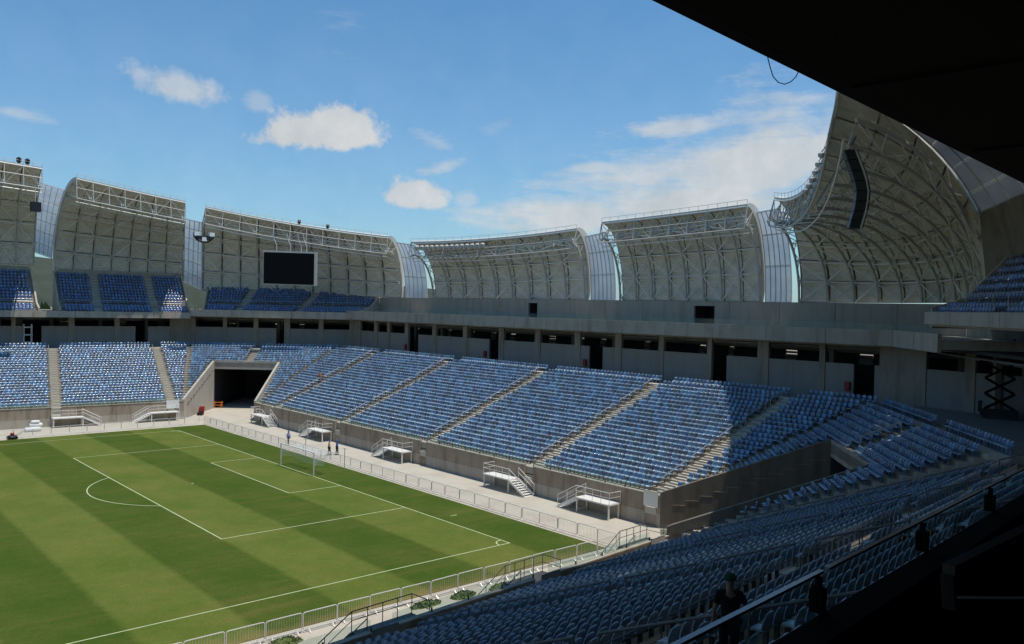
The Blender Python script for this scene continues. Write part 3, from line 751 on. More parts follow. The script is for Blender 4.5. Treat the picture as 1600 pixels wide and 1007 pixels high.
# ---------------------------------------------------------------- upper seating decks
def upper_stand(label, f, t0, t1, d0, z0, rows, rise, aisles, skew0=0, skew1=0, cheek=None, low=3):
    st = thing('upper_stand', label, 'stand', f.P((t0+t1)/2, d0, z0))
    mb = MB(); RW = []
    d = d0+.3; z = z0-.35
    for i in range(low+rows):
        if i == low: d += .9; z += .45
        prism_quad(mb, f, t0+skew0*(d-d0), t1+skew1*(d-d0), d, t0+skew0*(d+.8-d0), t1+skew1*(d+.8-d0), d+.8+.92*(i == low-1), z-.7, z)
        RW.append((d+.42, z, i)); d += .8; z += (rise if i >= low else .3)
    part('terrace', mb, M['terrace'], st)
    dl, zl = d, z
    def spans(dd):
        a, b = t0+skew0*(dd-d0)+.3, t1+skew1*(dd-d0)-.3; out = []; cur = a
        for q, s in aisles:
            c = q+s*(dd-d0); out.append((cur, c-.65)); cur = c+.65
        out.append((cur, b)); return [x for x in out if x[1]-x[0] > .5]
    add_upper_seats(f.P, f.n, f.t, [(a, b) for a, b, _ in RW], spans)
    for q, s in aisles:
        for a, b, i in RW:
            c = q+s*(a-d0); mb = MB(); prism_quad(mb, f, c-.62, c+.62, a-.40, c-.62, c+.62, a+.38, b-.1, b+.12); part('aisle_step', mb, M['step'], st)
    for tt, sk in ((t0, skew0), (t1, skew1)):
        poly = [f.P(tt, d0+.4, z0-1.2), f.P(tt+sk*(dl-d0), dl, z0-1.2), f.P(tt+sk*(dl-d0), dl, zl+.55), f.P(tt+sk*3.4, d0+3.4, z0+1.15), f.P(tt, d0+.4, z0+.35)]
        mb = MB(); mb.extrude(poly, Vector((f.t.x, f.t.y, 0))*.25*(1 if tt == t1 else -1)); part('cheek_wall', mb, M['cheek'], st)
    mb = MB(); prism_quad(mb, f, t0+skew0*(dl-d0), t1+skew1*(dl-d0), dl+.01, t0+skew0*(dl-d0), t1+skew1*(dl-d0), dl+.3, z0-1, zl+.9); part('rear_wall', mb, M['upper_panel'], st)
    # rail along the cross aisle
    mb = MB(); a, b = t0+.3, t1-.3; dq = d0+.3+low*.8+.75; zq = z0-.35+low*.3+.45
    mb.tube([f.P(a, dq, zq+.7), f.P(b, dq, zq+.7)], .03, 6); mb.tube([f.P(a, dq, zq+.35), f.P(b, dq, zq+.35)], .02, 5)
    n = int((b-a)/2.2)
    for k in range(n+1): mb.tube([f.P(a+(b-a)*k/n, dq, zq-.25), f.P(a+(b-a)*k/n, dq, zq+.7)], .025, 5)
    part('guard_rail', mb, M['galv'], st); return st
def fars_t(x, d=20.0): return (x-FARS.P(0, d, 0).x)/FARS.t.x
upper_stand('upper blue seats below the leftmost roof petals at picture edge', FARS, fars_t(-36), fars_t(-10.2), 19.3, 15.7, 10, .52, [(fars_t(-20), .1)], skew1=.02, low=3)
upper_stand('dark blue upper seats under the second roof petal from left', FARS, fars_t(-7.0), fars_t(12.6), 19.3, 15.7, 10, .50, [(fars_t(-1.6), .10), (fars_t(7.2), .10)], skew0=.05, skew1=.14)
upper_stand('upper corner seats below the black screen', FARC, -4.0, 22.6, 19.3, 16.2, 7, .45, [(1.6, .05), (11.8, .25)], skew0=-.25, skew1=.40)
upper_stand('shaded upper seats at the right picture edge under the roof', NEARC, 2.4, NEARC.L+9.0, 19.3, 18.15, 9, .68, [(13.0, .05)], skew0=-.45, skew1=.25, low=2)
mb = MB()
st = upper_slab(NEARC, 'shaded slab below the upper seats at right', t0=2.3, t1=NEARC.L+9, zb=17.25, zt=18.15, dfront=19.2, glass_=False, npan=4)

# ---------------------------------------------------------------- roof petals
def lerp(a, b, t): return a+(b-a)*t
class Surf:
    def __init__(s, bL, bR, lL, lR, bul_b=0, bul_l=0, out=(0, 0), pw=1.0, sagl=0):
        s.bL, s.bR, s.lL, s.lR = map(Vector, (bL, bR, lL, lR)); s.bb, s.bl = bul_b, bul_l; s.o = Vector((*out, 0)).normalized(); s.pw = pw; s.sag = sagl
    def base(s, u): return lerp(s.bL, s.bR, u)+s.o*s.bb*4*u*(1-u)
    def lip(s, u): return lerp(s.lL, s.lR, u)+s.o*s.bl*4*u*(1-u)+Vector((0, 0, -s.sag*4*u*(1-u)))
    def at(s, u, v, off=0.0):
        b, l = s.base(u), s.lip(u); h = 1-math.cos(v*math.pi/2); z = math.sin(v*math.pi/2)
        p = Vector((lerp(b.x, l.x, h), lerp(b.y, l.y, h), lerp(b.z, l.z, z)))
        if off:
            e = 1e-3; du = s.at(min(u+e, 1), v)-s.at(max(u-e, 0), v); dv = s.at(u, min(v+e, 1))-s.at(u, max(v-e, 0)); n = du.cross(dv).normalized()
            if n.dot(s.o+Vector((0, 0, 1))) > 0: n = -n           # n points inwards, away from 'out'
            p = p+n*off
        return p
def petal(label, S, nb, nr, truss=2.6, thick=1.1, detail=True, edge=False):
    root = thing('roof_petal', label, 'roof', S.base(.5), 'roof petals around the bowl')
    VS = [j/nr for j in range(nr+1)]
    off = lambda v: .45+(truss-.7)*v**1.6
    for i in range(nb):
        for j in range(nr):
            u0, u1, v0, v1 = i/nb, (i+1)/nb, VS[j], VS[j+1]; um, vm = (u0+u1)/2, (v0+v1)/2
            g = .004
            us = (u0+g, um, u1-g); vs = (v0+g, vm, v1-g); vv = []
            for b in vs:
                for a in us:
                    o = -.10+(-.12 if (a == um and b == vm) else 0); vv.append(S.at(a, b, o))
            for b in vs:
                for a in us: vv.append(S.at(a, b, -.28))
            fs = []
            for y in range(2):
                for x in range(2):
                    k = y*3+x; fs.append((k, k+1, k+4, k+3)); fs.append((9+k+3, 9+k+4, 9+k+1, 9+k))
            ring = [0, 1, 2, 5, 8, 7, 6, 3]
            for q in range(8): a, b = ring[q], ring[(q+1) % 8]; fs.append((b, a, a+9, b+9))
            mb = MB(); mb.add(vv, fs); part('membrane_panel', mb, M['fabric'], root, smooth=False)
    # outer skin
    mb = MB(); n1, n2 = nb*2, 14
    for side in (0, 1):
        pass
    vv = []
    for j in range(n2+1):
        for i in range(n1+1): vv.append(S.at(i/n1, j/n2, -.3-thick*math.sin(j/n2*math.pi)))
    fs = []
    for j in range(n2):
        for i in range(n1): k = j*(n1+1)+i; fs.append((k, k+1, k+n1+2, k+n1+1))
    mb.add(vv, fs)
    for u in (0, 1):      # side closures
        vv = []
        for j in range(n2+1): vv += [S.at(u, j/n2, -.05), S.at(u, j/n2, -.3-thick*math.sin(j/n2*math.pi))]
        mb.add(vv, [(2*j, 2*j+1, 2*j+3, 2*j+2) for j in range(n2)])
    for v, in ((1,), (0,)):
        vv = []
        for i in range(n1+1): vv += [S.at(i/n1, v, -.05), S.at(i/n1, v, -.3-thick*math.sin(v*math.pi))]
        mb.add(vv, [(2*i, 2*i+1, 2*i+3, 2*i+2) for i in range(n1)])
    part('roof_skin', mb, M['roof_out'], root)
    if not detail: return root
    NV = 16
    for i in range(nb+1):
        u = i/nb; pts = [S.at(u, k/NV, off(k/NV)) for k in range(NV+1)]
        nrm = [S.at(u, k/NV, 1.0)-S.at(u, k/NV, 0.0) for k in range(NV+1)]
        mb = MB(); mb.sweep(pts, .16, .26, nrm); part('rib', mb, M['rib'], root)
        mb = MB()
        for j in range(nr):
            v0, v1 = VS[j], VS[j+1]; vm = (v0+v1)/2
            mb.bar(S.at(u, v0, -.05), S.at(u, vm, off(vm)), .06); mb.bar(S.at(u, vm, off(vm)), S.at(u, v1, -.05), .06)
        part('rib_web', mb, M['steel'], root)
    for j in range(1, nr):
        v = VS[j]; mb = MB(); mb.tube([S.at(i/nb/2, v, off(v)*.75) for i in range(2*nb+1)], .075, 5); part('purlin', mb, M['white_steel'], root)
    lat = MB()
    for i in range(nb):
        for j in range(nr):
            a, b = (i/nb, (i+1)/nb) if (i+j) % 2 == 0 else ((i+1)/nb, i/nb)
            mb = MB(); mb.bar(S.at(a, VS[j], off(VS[j])), S.at(b, VS[j+1], off(VS[j+1])), .09); part('brace', mb, M['white_steel'], root)
            lat.bar(S.at(b, VS[j], off(VS[j])), S.at((a+b)/2, (VS[j]+VS[j+1])/2, -.02), .06); lat.bar(S.at(a, VS[j+1], off(VS[j+1])), S.at((a+b)/2, (VS[j]+VS[j+1])/2, -.02), .06); lat.bar(S.at(a, VS[j], off(VS[j])), S.at((a+b)/2, (VS[j]+VS[j+1])/2, -.02), .06)
    part('lattice', lat, M['white_steel'], root, kind='stuff')
    # front truss along the lip
    top = lambda u: S.lip(u)+Vector((0, 0, .02)); bot = lambda u: S.lip(u)+Vector((0, 0, -truss))-S.o*.5; mid = lambda u: lerp(top(u), bot(u), .45)
    N2 = nb*3
    mb = MB(); mb.tube([top(i/N2) for i in range(N2+1)], .08, 6); part('truss_chord', mb, M['white_steel'], root)
    mb = MB(); mb.tube([bot(i/N2) for i in range(N2+1)], .09, 6); part('truss_chord', mb, M['steel'], root)
    mb = MB(); mb.tube([mid(i/N2) for i in range(N2+1)], .06, 5); part('truss_chord', mb, M['steel'], root)
    mb = MB(); mb.tube([bot(i/N2)-Vector((0, 0, .45))+S.o*.9 for i in range(N2+1)], .07, 5); part('truss_chord', mb, M['white_steel'], root)
    mb = MB(); mb.tube([top(i/N2)+Vector((0, 0, .75)) for i in range(N2+1)], .03, 4)
    for i in range(nb*2+1): mb.tube([top(i/nb/2), top(i/nb/2)+Vector((0, 0, .75))], .025, 4)
    part('roof_edge_rail', mb, M['steel'], root)
    for i in range(nb+1):
        mb = MB(); mb.bar(top(i/nb), bot(i/nb), .08); part('truss_post', mb, M['steel'], root)
        mb = MB(); mb.bar(bot(i/nb), S.at(i/nb, 1, -.02), .10); part('truss_strut', mb, M['steel'], root)
    for i in range(nb):
        a, b = (i/nb, (i+1)/nb) if i % 2 == 0 else ((i+1)/nb, i/nb)
        mb = MB(); mb.bar(top(a), bot(b), .055); part('truss_diagonal', mb, M['steel'], root)
    # lattice along the left edge
    if edge:
        mb = MB(); K = 12
        A = lambda v: S.at(0, v, .45); Bq = lambda v: S.at(0, v, -.9)+(S.at(0, v)-S.at(.04, v)).normalized()*1.5
        mb.tube([Bq(k/K) for k in range(K+1)], .09, 5)
        for k in range(K): mb.bar(A(k/K) if k % 2 else Bq(k/K), Bq((k+1)/K) if k % 2 else A((k+1)/K), .08)
        part('edge_lattice', mb, M['rib'], root)
    return root
BZ = 19.0
pD = Surf((41, 31.6, BZ), (41, -2.9, BZ), (35.9, 31.6, 27.7), (38.6, -2.9, 28.2), .6, .6, (1, 0), sagl=.35)
pE = Surf((41, -9.1, BZ), (41, -29.5, BZ), (36.7, -9.1, 28.5), (37.6, -29.5, 29.3), .3, .3, (1, 0))
pF = Surf((41, -34.2, BZ), (34.5, -55.3, 19.2), (35.2, -34.2, 29.4), (9.8, -54.0, 32.2), 4.5, 1.0, (.652, -.758), sagl=2.2)
pC = Surf((17.2, 70.2, 19.5), (42.5, 43.5, BZ), (13.4, 59.6, 33.35), (36.6, 39.6, 29.0), 2.0, 1.4, (.652, .758), sagl=.35)
pB = Surf((-5.6, 77, 22.0), (15.8, 76, 21.2), (-6.5, 60, 35.95), (10.1, 60, 33.9), .5, .3, (0.05, 1))
pA = Surf((-31.5, 79, 23.0), (-8.5, 77.2, 23.0), (-33.3, 60.3, 38.4), (-11.2, 60, 36.85), .5, .3, (0.05, 1))
petal('roof petal standing leftmost, cut by the picture edge', pA, 9, 6, 3.0)
petal('second roof petal from left, tall box shape over dark blue seats', pB, 7, 6, 3.0)
petal('corner roof petal that carries the big black screen', pC, 11, 6, 2.7)
petal('low roof petal with a row of lamps inside its edge', pD, 9, 5, 2.4)
petal('roof petal over the goal end, between the lamp petal and corner petal', pE, 8, 5, 2.4)
petal('large curving roof petal in the right corner with hanging speakers', pF, 11, 7, 2.6)
# roof over the camera's own side (it throws the shade on the near stand)
pG = Surf((29.0, -62.5, 20.5), (-5.6, -78, 22.5), (8.6, -53.8, 33.4), (-7.5, -52.6, 36.0), .3, .2, (0, -1))
pH = Surf((-9.5, -78.5, 22.5), (-30, -80, 23.5), (-11, -52.4, 36.3), (-31, -52.6, 37.2), .3, .2, (0, -1))
pI = Surf((-33.5, -80.3, 23.5), (-56, -82, 23.5), (-34, -52.7, 37.2), (-56, -53.5, 37.2), .3, .2, (0, -1))
pJ = Surf((-59, -82.3, 23.5), (-82, -84, 23.5), (-59, -53.6, 37.2), (-82, -55, 37), .3, .2, (0, -1))
for S, lab in ((pG, 'near side roof petal next to the right corner, hidden behind the dark soffit'), (pH, 'near side roof petal over the foreground seats'), (pI, 'near side roof petal over the camera'), (pJ, 'near side roof petal left of the camera')):
    petal(lab, S, 6, 4, 2.4, detail=False)

for k, (x0, x1) in enumerate(((-57, -35), (-83, -61), (-109, -87))):
    petal(('third', 'second', 'first')[k]+' of three far side roof petals beyond the left picture edge', Surf((x0, 81, 23.5), (x1, 80, 23.5), (x0, 59, 37.5), (x1, 58.5, 38), .5, .3, (0, 1)), 6, 4, 2.6, detail=False)
for k, (y0, y1) in enumerate(((70, 38), (34, 3), (-1, -32), (-36, -72))):
    petal(('first', 'second', 'third', 'fourth')[k]+' of four roof petals closing the opposite end out of frame', Surf((-147, y1, 19), (-147, y0, 19), (-139, y1, 31), (-139, y0, 31), .5, .3, (-1, 0)), 6, 4, 2.6, detail=False)
mb = MB(); mb.box((-147.5, -85, -.05), (-147, 85, 19.2)); ow = part('end_wall', mb, M['upper_panel'], None); tag(ow, 'tall concrete wall of the opposite end, out of frame', 'wall')
mb = MB()
for i in range(24): mb.box((-118.5-.72*(i+1), -44, -.02), (-118.5-.72*i+.001, 46, 2.5+.3*i))
os_ = part('opposite_stand', mb, M['terrace'], None); tag(os_, 'opposite goal end terrace, out of frame', 'stand')
mb = MB(); mb.box((-150, 76, -.05), (-36.5, 76.4, 23)); ow = part('side_wall', mb, M['upper_panel'], None); tag(ow, 'far side upper wall beyond the left picture edge', 'wall')
mb = MB()
for i in range(24): mb.box((-116, 47+.72*i, -.02), (-48.3, 47+.72*(i+1)+.001, 2.5+.3*i))
os_ = part('side_terrace', mb, M['terrace'], None); tag(os_, 'far side terrace continuing beyond the left picture edge', 'stand')

def strip(label, SL, SR, ncol, nrow, frac=(.0, .72), vmax=.86, inset=-.7, vmin=.0, pm='polycarb'):
    root = thing('glazed_strip', label, 'roof', SL.base(1), 'glazed strips between the roof petals')
    def at(c, v): 
        w = lerp(frac[0], frac[1], c); return lerp(SL.at(1, v, inset), SR.at(0, v, inset), w)
    rows = [lerp(vmin, vmax, j/nrow) for j in range(nrow+1)]
    for j in range(nrow):
        for c in range(ncol):
            vv = []
            for q in range(4):
                v = lerp(rows[j]+.004, rows[j+1]-.004, q/3)
                for cc in ((c+.03)/ncol, (c+.97)/ncol): vv.append(at(cc, v))
            k = len(vv); nn = (at(.5, rows[j]+.05)-at(.5, rows[j])).cross(at(1, rows[j])-at(0, rows[j])).normalized()*.03
            vv += [p+nn for p in vv]
            fs = []
            for q in range(3): fs += [(2*q, 2*q+1, 2*q+3, 2*q+2), (8+2*q+2, 8+2*q+3, 8+2*q+1, 8+2*q), (2*q, 2*q+2, 8+2*q+2, 8+2*q), (2*q+3, 2*q+1, 8+2*q+1, 8+2*q+3)]
            mb = MB(); mb.add(vv, fs); part('translucent_panel', mb, M[pm], root)
    for c in range(ncol+1):
        mb = MB(); pts = [at(c/ncol, lerp(vmin, vmax, k/12)) for k in range(13)]; nn = [(at(1, .4)-at(0, .4)).cross(at(.5, .45)-at(.5, .4)).normalized()]*13
        mb.sweep(pts, .06, .14, nn); part('mullion', mb, M['rib'], root)
    for j in range(nrow+1):
        mb = MB(); mb.bar(at(-.01, rows[j])+Vector((0, 0, .0)), at(1.01, rows[j]), .10, .14); part('transom', mb, M['white_steel'], root)
    return root
strip('glazed strip at far left between the two box shaped petals', pA, pB, 4, 7, (.05, .95), .70, -.5, .10)
strip('tall glazed strip between the box petal and screen petal', pB, pC, 4, 6, (.05, .95), .62, -.5, .0)
strip('glazed strip curving down right of the screen petal', pC, pD, 5, 3, (.06, .70), .72, -.6)
strip('glazed strip between the lamp petal and the goal end petal', pD, pE, 6, 3, (.03, .74), .70, -.5)
strip('glazed strip left of the large right corner petal', pE, pF, 5, 3, (.03, .72), .74, -.5)
strip('glazed strip high at right below the dark soffit', pF, pG, 4, 6, (.03, .97), .97, -.2, .33, 'polycarb_shaded')  # panel colour dimmed, as shaded by the roof behind
strip('near side glazed strip beyond the soffit edge', pG, pH, 3, 4, (.02, .98), .97, -.4, .0)
strip('near side glazed strip above the camera', pH, pI, 3, 4, (.02, .98), .97, -.4, .0)

mb = MB(); f0, f1 = pF.base(1), pG.base(0); mb.extrude([Vector((f0.x, f0.y, 15.9)), Vector((f1.x, f1.y, 15.9)), lerp(pF.at(1, .36, -.3), pG.at(0, .36, -.3), 1.0), pF.at(1, .36, -.3)], (.3, -.25, 0)); tag(part('gable_wall', mb, M['raw_shaded'], None), 'grey wall below the glazed strip behind the right upper seats', 'wall')
# screen, lamps, speakers hanging on the roof
sc_ = thing('video_screen', 'big blank black screen hanging under the corner roof petal', 'screen', (23.9, 49.6, 20.7))
c0, c1 = Vector((20.5, 52.6, 20.72)), Vector((27.3, 46.7, 20.62)); h = Vector((0, 0, 5.7)); ax = (c1-c0).normalized(); nn = Vector((-ax.y, ax.x, 0))
if nn.dot(Vector((.65, .76, 0))) < 0: nn = -nn
mb = MB(); mb.extrude([c0, c1, c1+h, c0+h], nn*.6); part('screen_body', mb, M['steel'], sc_)
mb = MB(); e = .12; q = -nn*.02; mb.extrude([c0+ax*e+Vector((0, 0, e))+q, c1-ax*.42+Vector((0, 0, e))+q, c1+h-ax*.42-Vector((0, 0, .3))+q, c0+h+ax*e-Vector((0, 0, .3))+q], -nn*.02); part('display', mb, M['screen'], sc_)
for k in (.24, .50, .70, .80):
    p = lerp(c0, c1, k)+h+nn*.3; mb = MB(); mb.tube([p, p+Vector((0, 0, 1.0)), p+Vector((-.35, .3, 1.9)), p+Vector((-.6, .3, 3.0))], .09, 6); part('hanger', mb, M['steel'], sc_)
for k in range(14):
    u = .05+.42*k/13; p = pD.lip(u)+Vector((-.15, 0, -.85)); l_ = thing('flood_lamp', f'{ordn(k+1)} flood lamp from the left inside the low petal edge', 'lamp', p, 'flood lamps in the low roof petal')
    mb = MB(); mb.lathe(p-Vector((0, 0, .2)), [(.12, 0), (.42, .12), (.46, .5), (.2, .7)], 9); part('lamp_housing', mb, M['steel'], l_)
    mb = MB(); mb.box((p.x-.46, p.y-.3, p.z-.15), (p.x-.42, p.y+.3, p.z+.3)); part('lens', mb, M['galv'], l_)
    mb = MB(); mb.bar(p+Vector((0, 0, .4)), p+Vector((.25, 0, 1.1)), .08); part('bracket', mb, M['steel'], l_)
def fl_pole(p): return
for k in range(12):
    u = .50+.30*k/11; p = pF.lip(u)+Vector((-.3, .3, -.5-1.2*(k % 2))); l_ = thing('flood_lamp', f'{ordn(k//2+1)} flood lamp of the {"upper" if k % 2 == 0 else "lower"} row beside the hanging speakers', 'lamp', p, 'flood lamps on the right corner petal')
    mb = MB(); mb.lathe(p-Vector((0, 0, .25)), [(.10, 0), (.24, .1), (.26, .3), (.1, .4)], 8); part('lamp_housing', mb, M['galv'], l_)
    mb = MB(); mb.bar(p+Vector((0, 0, .2)), p+Vector((.3, -.3, .7)), .07); part('bracket', mb, M['rib'], l_)
def ray_pt(u, v, dist):
    d = (fw+rt*((u-800)/FPX)-up*((v-503.5)/FPX)); hl = math.hypot(d.x, d.y); return CAM+d*(dist/hl)
# line array: column of speaker boxes curving down
la = thing('line_array_speaker', 'long curved black line array hanging from the right corner petal', 'speaker', (14.6, -51.2, 24))
cpx = [(1327, 236), (1333, 252), (1339, 268), (1344, 284), (1347, 300), (1346, 316), (1343, 331), (1339, 345), (1335, 358)]
cp = [ray_pt(u, v, 62) for u, v in cpx]
for k in range(len(cp)-1):
    a, b = cp[k], cp[k+1]; dd = (b-a).normalized(); ac = Vector((.80, .60, 0)).normalized(); bc = Vector((-.6, .8, 0))
    cc = []
    for base in (a+dd*.03, b-dd*.03): cc += [base+ac*x*.52+bc*y*.45 for x, y in ((-1, -1), (1, -1), (1, 1), (-1, 1))]
    mb = MB(); mb.hexa(cc); part('speaker_box', mb, M['black'], la)
    for sx in (-.56, .56):
        mb = MB(); mb.bar(a+ac*sx-bc*.3, b+ac*sx-bc*.3, .06, .12); part('side_plate', mb, M['rib'], la)
mb = MB(); mb.tube([cp[0], cp[0]+Vector((.3, -.3, 1.0)), pF.lip(.62)+Vector((0, 0, -2.4))], .05, 6); part('hanging_cable', mb, M['dark_steel'], la)
def small_array(label, c, r, n, ax):
    s = thing('speaker_cluster', label, 'speaker', c)
    ax = Vector(ax).normalized()
    for k in range(n):
        a = R(200+140*k/(n-1)); p = Vector(c)+ax*math.cos(a)*r+Vector((0, 0, math.sin(a)*r+r)); 
        mb = MB(); mb.box((p.x-.42, p.y-.4, p.z-.32), (p.x+.42, p.y+.4, p.z+.32)); part('speaker_box', mb, M['white'] if k % 2 == 0 else M['black'], s)
    mb = MB(); mb.tube([Vector(c)+ax*math.cos(R(200+140*k/10))*(r+.5)+Vector((0, -.1, math.sin(R(200+140*k/10))*(r+.5)+r)) for k in range(11)], .14, 6); part('arc_frame', mb, M['black'], s)
    mb = MB(); mb.tube([Vector(c)+Vector((0, 0, .6)), Vector(c)+Vector((.4, .6, 5.2))], .05, 5); part('hanging_cable', mb, M['dark_steel'], s)
small_array('small arched speaker cluster hanging left of the screen petal', (12.35, 57.6, 27.9), 1.3, 5, (1, -.1, 0))
s = thing('speaker_cluster', 'dark speaker box hanging at the leftmost petal edge', 'speaker', (-12.6, 57.5, 30.6))
mb = MB(); mb.box((-13.2, 57.0, 30.2), (-11.9, 58, 31.6)); part('speaker_box', mb, M['black'], s); mb = MB(); mb.bar((-12.6, 57.5, 31.6), (-12.6, 57.5, 34.0), .1); part('hanger', mb, M['rib'], s)
for k, (u, lab) in enumerate(((.50, 'left small black beacon on top of the screen petal'), (.66, 'right small black beacon on top of the screen petal'))):
    p = pC.lip(u)+Vector((.2, .2, .1)); b_ = thing('beacon', lab, 'beacon', p, 'beacons on the roof edge')
    mb = MB(); mb.lathe(p, [(.12, 0), (.16, .3), (.30, .45), (.32, .8), (.12, 1.0)], 8); part('lamp_body', mb, M['black'], b_); mb = MB(); mb.lathe(p-Vector((0, 0, .06)), [(.3, 0), (.3, .06)], 8); part('foot', mb, M['rib'], b_)
for k, u in enumerate((.865, .915)):
    p = pA.lip(u)+Vector((0, .3, .1)); b_ = thing('beacon', ('left', 'right')[k]+' black beacon on the leftmost petal', 'beacon', p, 'beacons on the roof edge')
    mb = MB(); mb.lathe(p, [(.12, 0), (.16, .3), (.34, .45), (.36, .95), (.12, 1.15)], 8); part('lamp_body', mb, M['black'], b_); mb = MB(); mb.lathe(p-Vector((0, 0, .06)), [(.3, 0), (.3, .06)], 8); part('foot', mb, M['rib'], b_)

# ---------------------------------------------------------------- all the seats
near_sel = []
for idx, sd in enumerate(allseats):
    if sd[4] not in ('near side', 'near corner'): continue
    v = Vector(sd[:3])+Vector((0, 0, .5))-CAM; zc = v.dot(fw)
    if zc < 1: continue
    u, w = 800+FPX*v.dot(rt)/zc, 503.5-FPX*v.dot(up)/zc
    if not (-5 < u < 1605 and w < 1012): continue
    if w > 1007-(u-1220)*.6105 and u > 1180: continue
    near_sel.append((zc, idx))
near_sel.sort(); near_sel = near_sel[:300]; sel = {i for _, i in near_sel}
def near_meshes():
    out = {}
    V, Q, P = seat_geo(6, 5)
    for pid, nm in ((0, 'backrest'), (1, 'seat_pan'), (2, 'bracket')):
        qs = Q[P == pid]; used = np.unique(qs); mp = {int(o): k for k, o in enumerate(used)}
        for c in range(len(SEATCOL)):
            mb = MB(); mb.add([tuple(V[o]) for o in used], [tuple(mp[int(i)] for i in q) for q in qs])
            for var in range(2):
                me_ = mb.mesh(nm, M['seats'] if pid < 2 else M['dark_steel'], smooth=(pid < 2)); tint_ = seat_tint(V, Q, P, np.array([SEATCOL[c]])*.62+FILM_SHEEN*.34, np.random.default_rng(c*2+var))[0][used].astype(np.float32)  # seat colours lightened: extra film plus painted sky light
                me_.attributes.new('seat_colour', 'FLOAT_COLOR', 'POINT').data.foreach_set('color', tint_.ravel()); out[nm, c, var] = me_
    return out
NM = near_meshes(); rs = random.Random(3)
CN = ['navy', 'dark blue', 'mid blue', 'blue', 'teal blue', 'light blue']
near_span = {}
for zc, idx in sorted(near_sel, key=lambda q: q[1]):
    x, y, z, ang, nm, row, k, a = allseats[idx]; c = rs.choices(range(6), (3, 4, 4, 3, 2, 2))[0]
    aisle = 'foreground'
    f = NEARS if nm == 'near side' else NEARC
    if f is NEARS:
        ai = min(range(len(f.aisles)), key=lambda q: abs(f.aisles[q][0]+f.aisles[q][1]*row_d(row)+AW-a))
        where = f'past aisle {("one", "two", "three", "four", "five", "six")[ai]}' if abs(f.aisles[ai][0]+f.aisles[ai][1]*row_d(row)+AW-a) < .4 else 'from the right end'
    else: where = 'in the near corner block'
    o = thing('stadium_seat', f'{CN[c]} seat, {ordn(row+1)} row above near wall, {ordn(k+1)} {where}', 'seat', (x, y, z), 'film wrapped seats of the near stand')
    o.rotation_euler = (0, 0, ang)
    for pn in ('backrest', 'seat_pan', 'bracket'):
        ch = D.objects.new(pn, NM[pn, c, (row+k) % 2]); COL.objects.link(ch); ch.parent = o
rest = [s[:4] for i, s in enumerate(allseats) if i not in sel]+UPPER_SEATS
A = np.array(rest); n = len(A)
ca, sa = np.cos(A[:, 3]), np.sin(A[:, 3])
rng = np.random.default_rng(5)
jit = rng.normal(0, .012, (n, 1))
vx = SV[None, :, 0]*ca[:, None]-SV[None, :, 1]*sa[:, None]+A[:, 0:1]
vy = SV[None, :, 0]*sa[:, None]+SV[None, :, 1]*ca[:, None]+A[:, 1:2]
vz = SV[None, :, 2]+A[:, 2:3]+jit*0
verts = np.stack([vx, vy, vz], -1).reshape(-1, 3)
nv = len(SV); quads = (SQ[None]+(np.arange(n)*nv)[:, None, None]).reshape(-1, 4)
me = D.meshes.new('seat_mass'); me.vertices.add(len(verts)); me.vertices.foreach_set('co', verts.ravel().astype(np.float32))
me.loops.add(quads.size); me.loops.foreach_set('vertex_index', quads.ravel().astype(np.int32))
me.polygons.add(len(quads)); me.polygons.foreach_set('loop_start', (np.arange(len(quads))*4).astype(np.int32)); me.polygons.foreach_set('loop_total', np.full(len(quads), 4, np.int32))
me.update(calc_edges=True)
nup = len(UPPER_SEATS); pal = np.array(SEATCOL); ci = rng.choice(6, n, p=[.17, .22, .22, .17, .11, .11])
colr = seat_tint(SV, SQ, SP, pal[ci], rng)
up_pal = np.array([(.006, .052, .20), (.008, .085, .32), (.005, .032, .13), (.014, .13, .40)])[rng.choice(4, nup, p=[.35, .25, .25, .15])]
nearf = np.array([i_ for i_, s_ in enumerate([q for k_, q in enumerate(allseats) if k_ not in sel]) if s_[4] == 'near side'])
colr[nearf, :, :3] = colr[nearf, :, :3]*.62+FILM_SHEEN*.38  # near seats paled for more film and for sky light in the colour
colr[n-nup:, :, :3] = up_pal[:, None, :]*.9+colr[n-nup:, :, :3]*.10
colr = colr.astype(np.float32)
at = me.attributes.new('seat_colour', 'FLOAT_COLOR', 'POINT'); at.data.foreach_set('color', colr.ravel())
me.materials.append(M['seats'])
so = link('seat_mass', me, None, 'stuff'); so['label'] = 'thousands of blue stadium seats filling the stands'; so['category'] = 'seats'

# ---------------------------------------------------------------- barriers
def barrier_proto(steel):
    b = thing('crowd_barrier', 'metal crowd barrier', 'barrier', (0, 0, 0), 'crowd barriers around the pitch'); Lb = 2.06
    def loop(w, z0, z1, r):
        pts = []
        for cx, cz, a0 in ((w/2-r, z1-r, 0), (-w/2+r, z1-r, 90), (-w/2+r, z0+r, 180), (w/2-r, z0+r, 270)):
            for k in range(4): a = R(a0+30*k); pts.append((cx+r*math.cos(a), 0, cz+r*math.sin(a)))
        return pts
    mb = MB(); mb.tube(loop(Lb, .16, 1.10, .12), .030, 6, closed=True); part('frame', mb, steel, b)
    mb = MB()
    for k in range(13): x = -Lb/2+Lb*(k+1)/14; mb.tube([(x, 0, .17), (x, 0, 1.09)], .008, 4)
    part('bars', mb, steel, b, kind='stuff')
    for x in (-.72, .72):
        mb = MB(); mb.tube([(x, -.32, .02), (x, -.12, .17), (x, .12, .17), (x, .32, .02)], .02, 5); part('foot', mb, steel, b)
    return b
M['barrier'] = mat('pale zinc barrier steel', (.66, .64, .60), .35, metal=.15, var=.1, scale=6)
bp = barrier_proto(M['barrier']); first = True
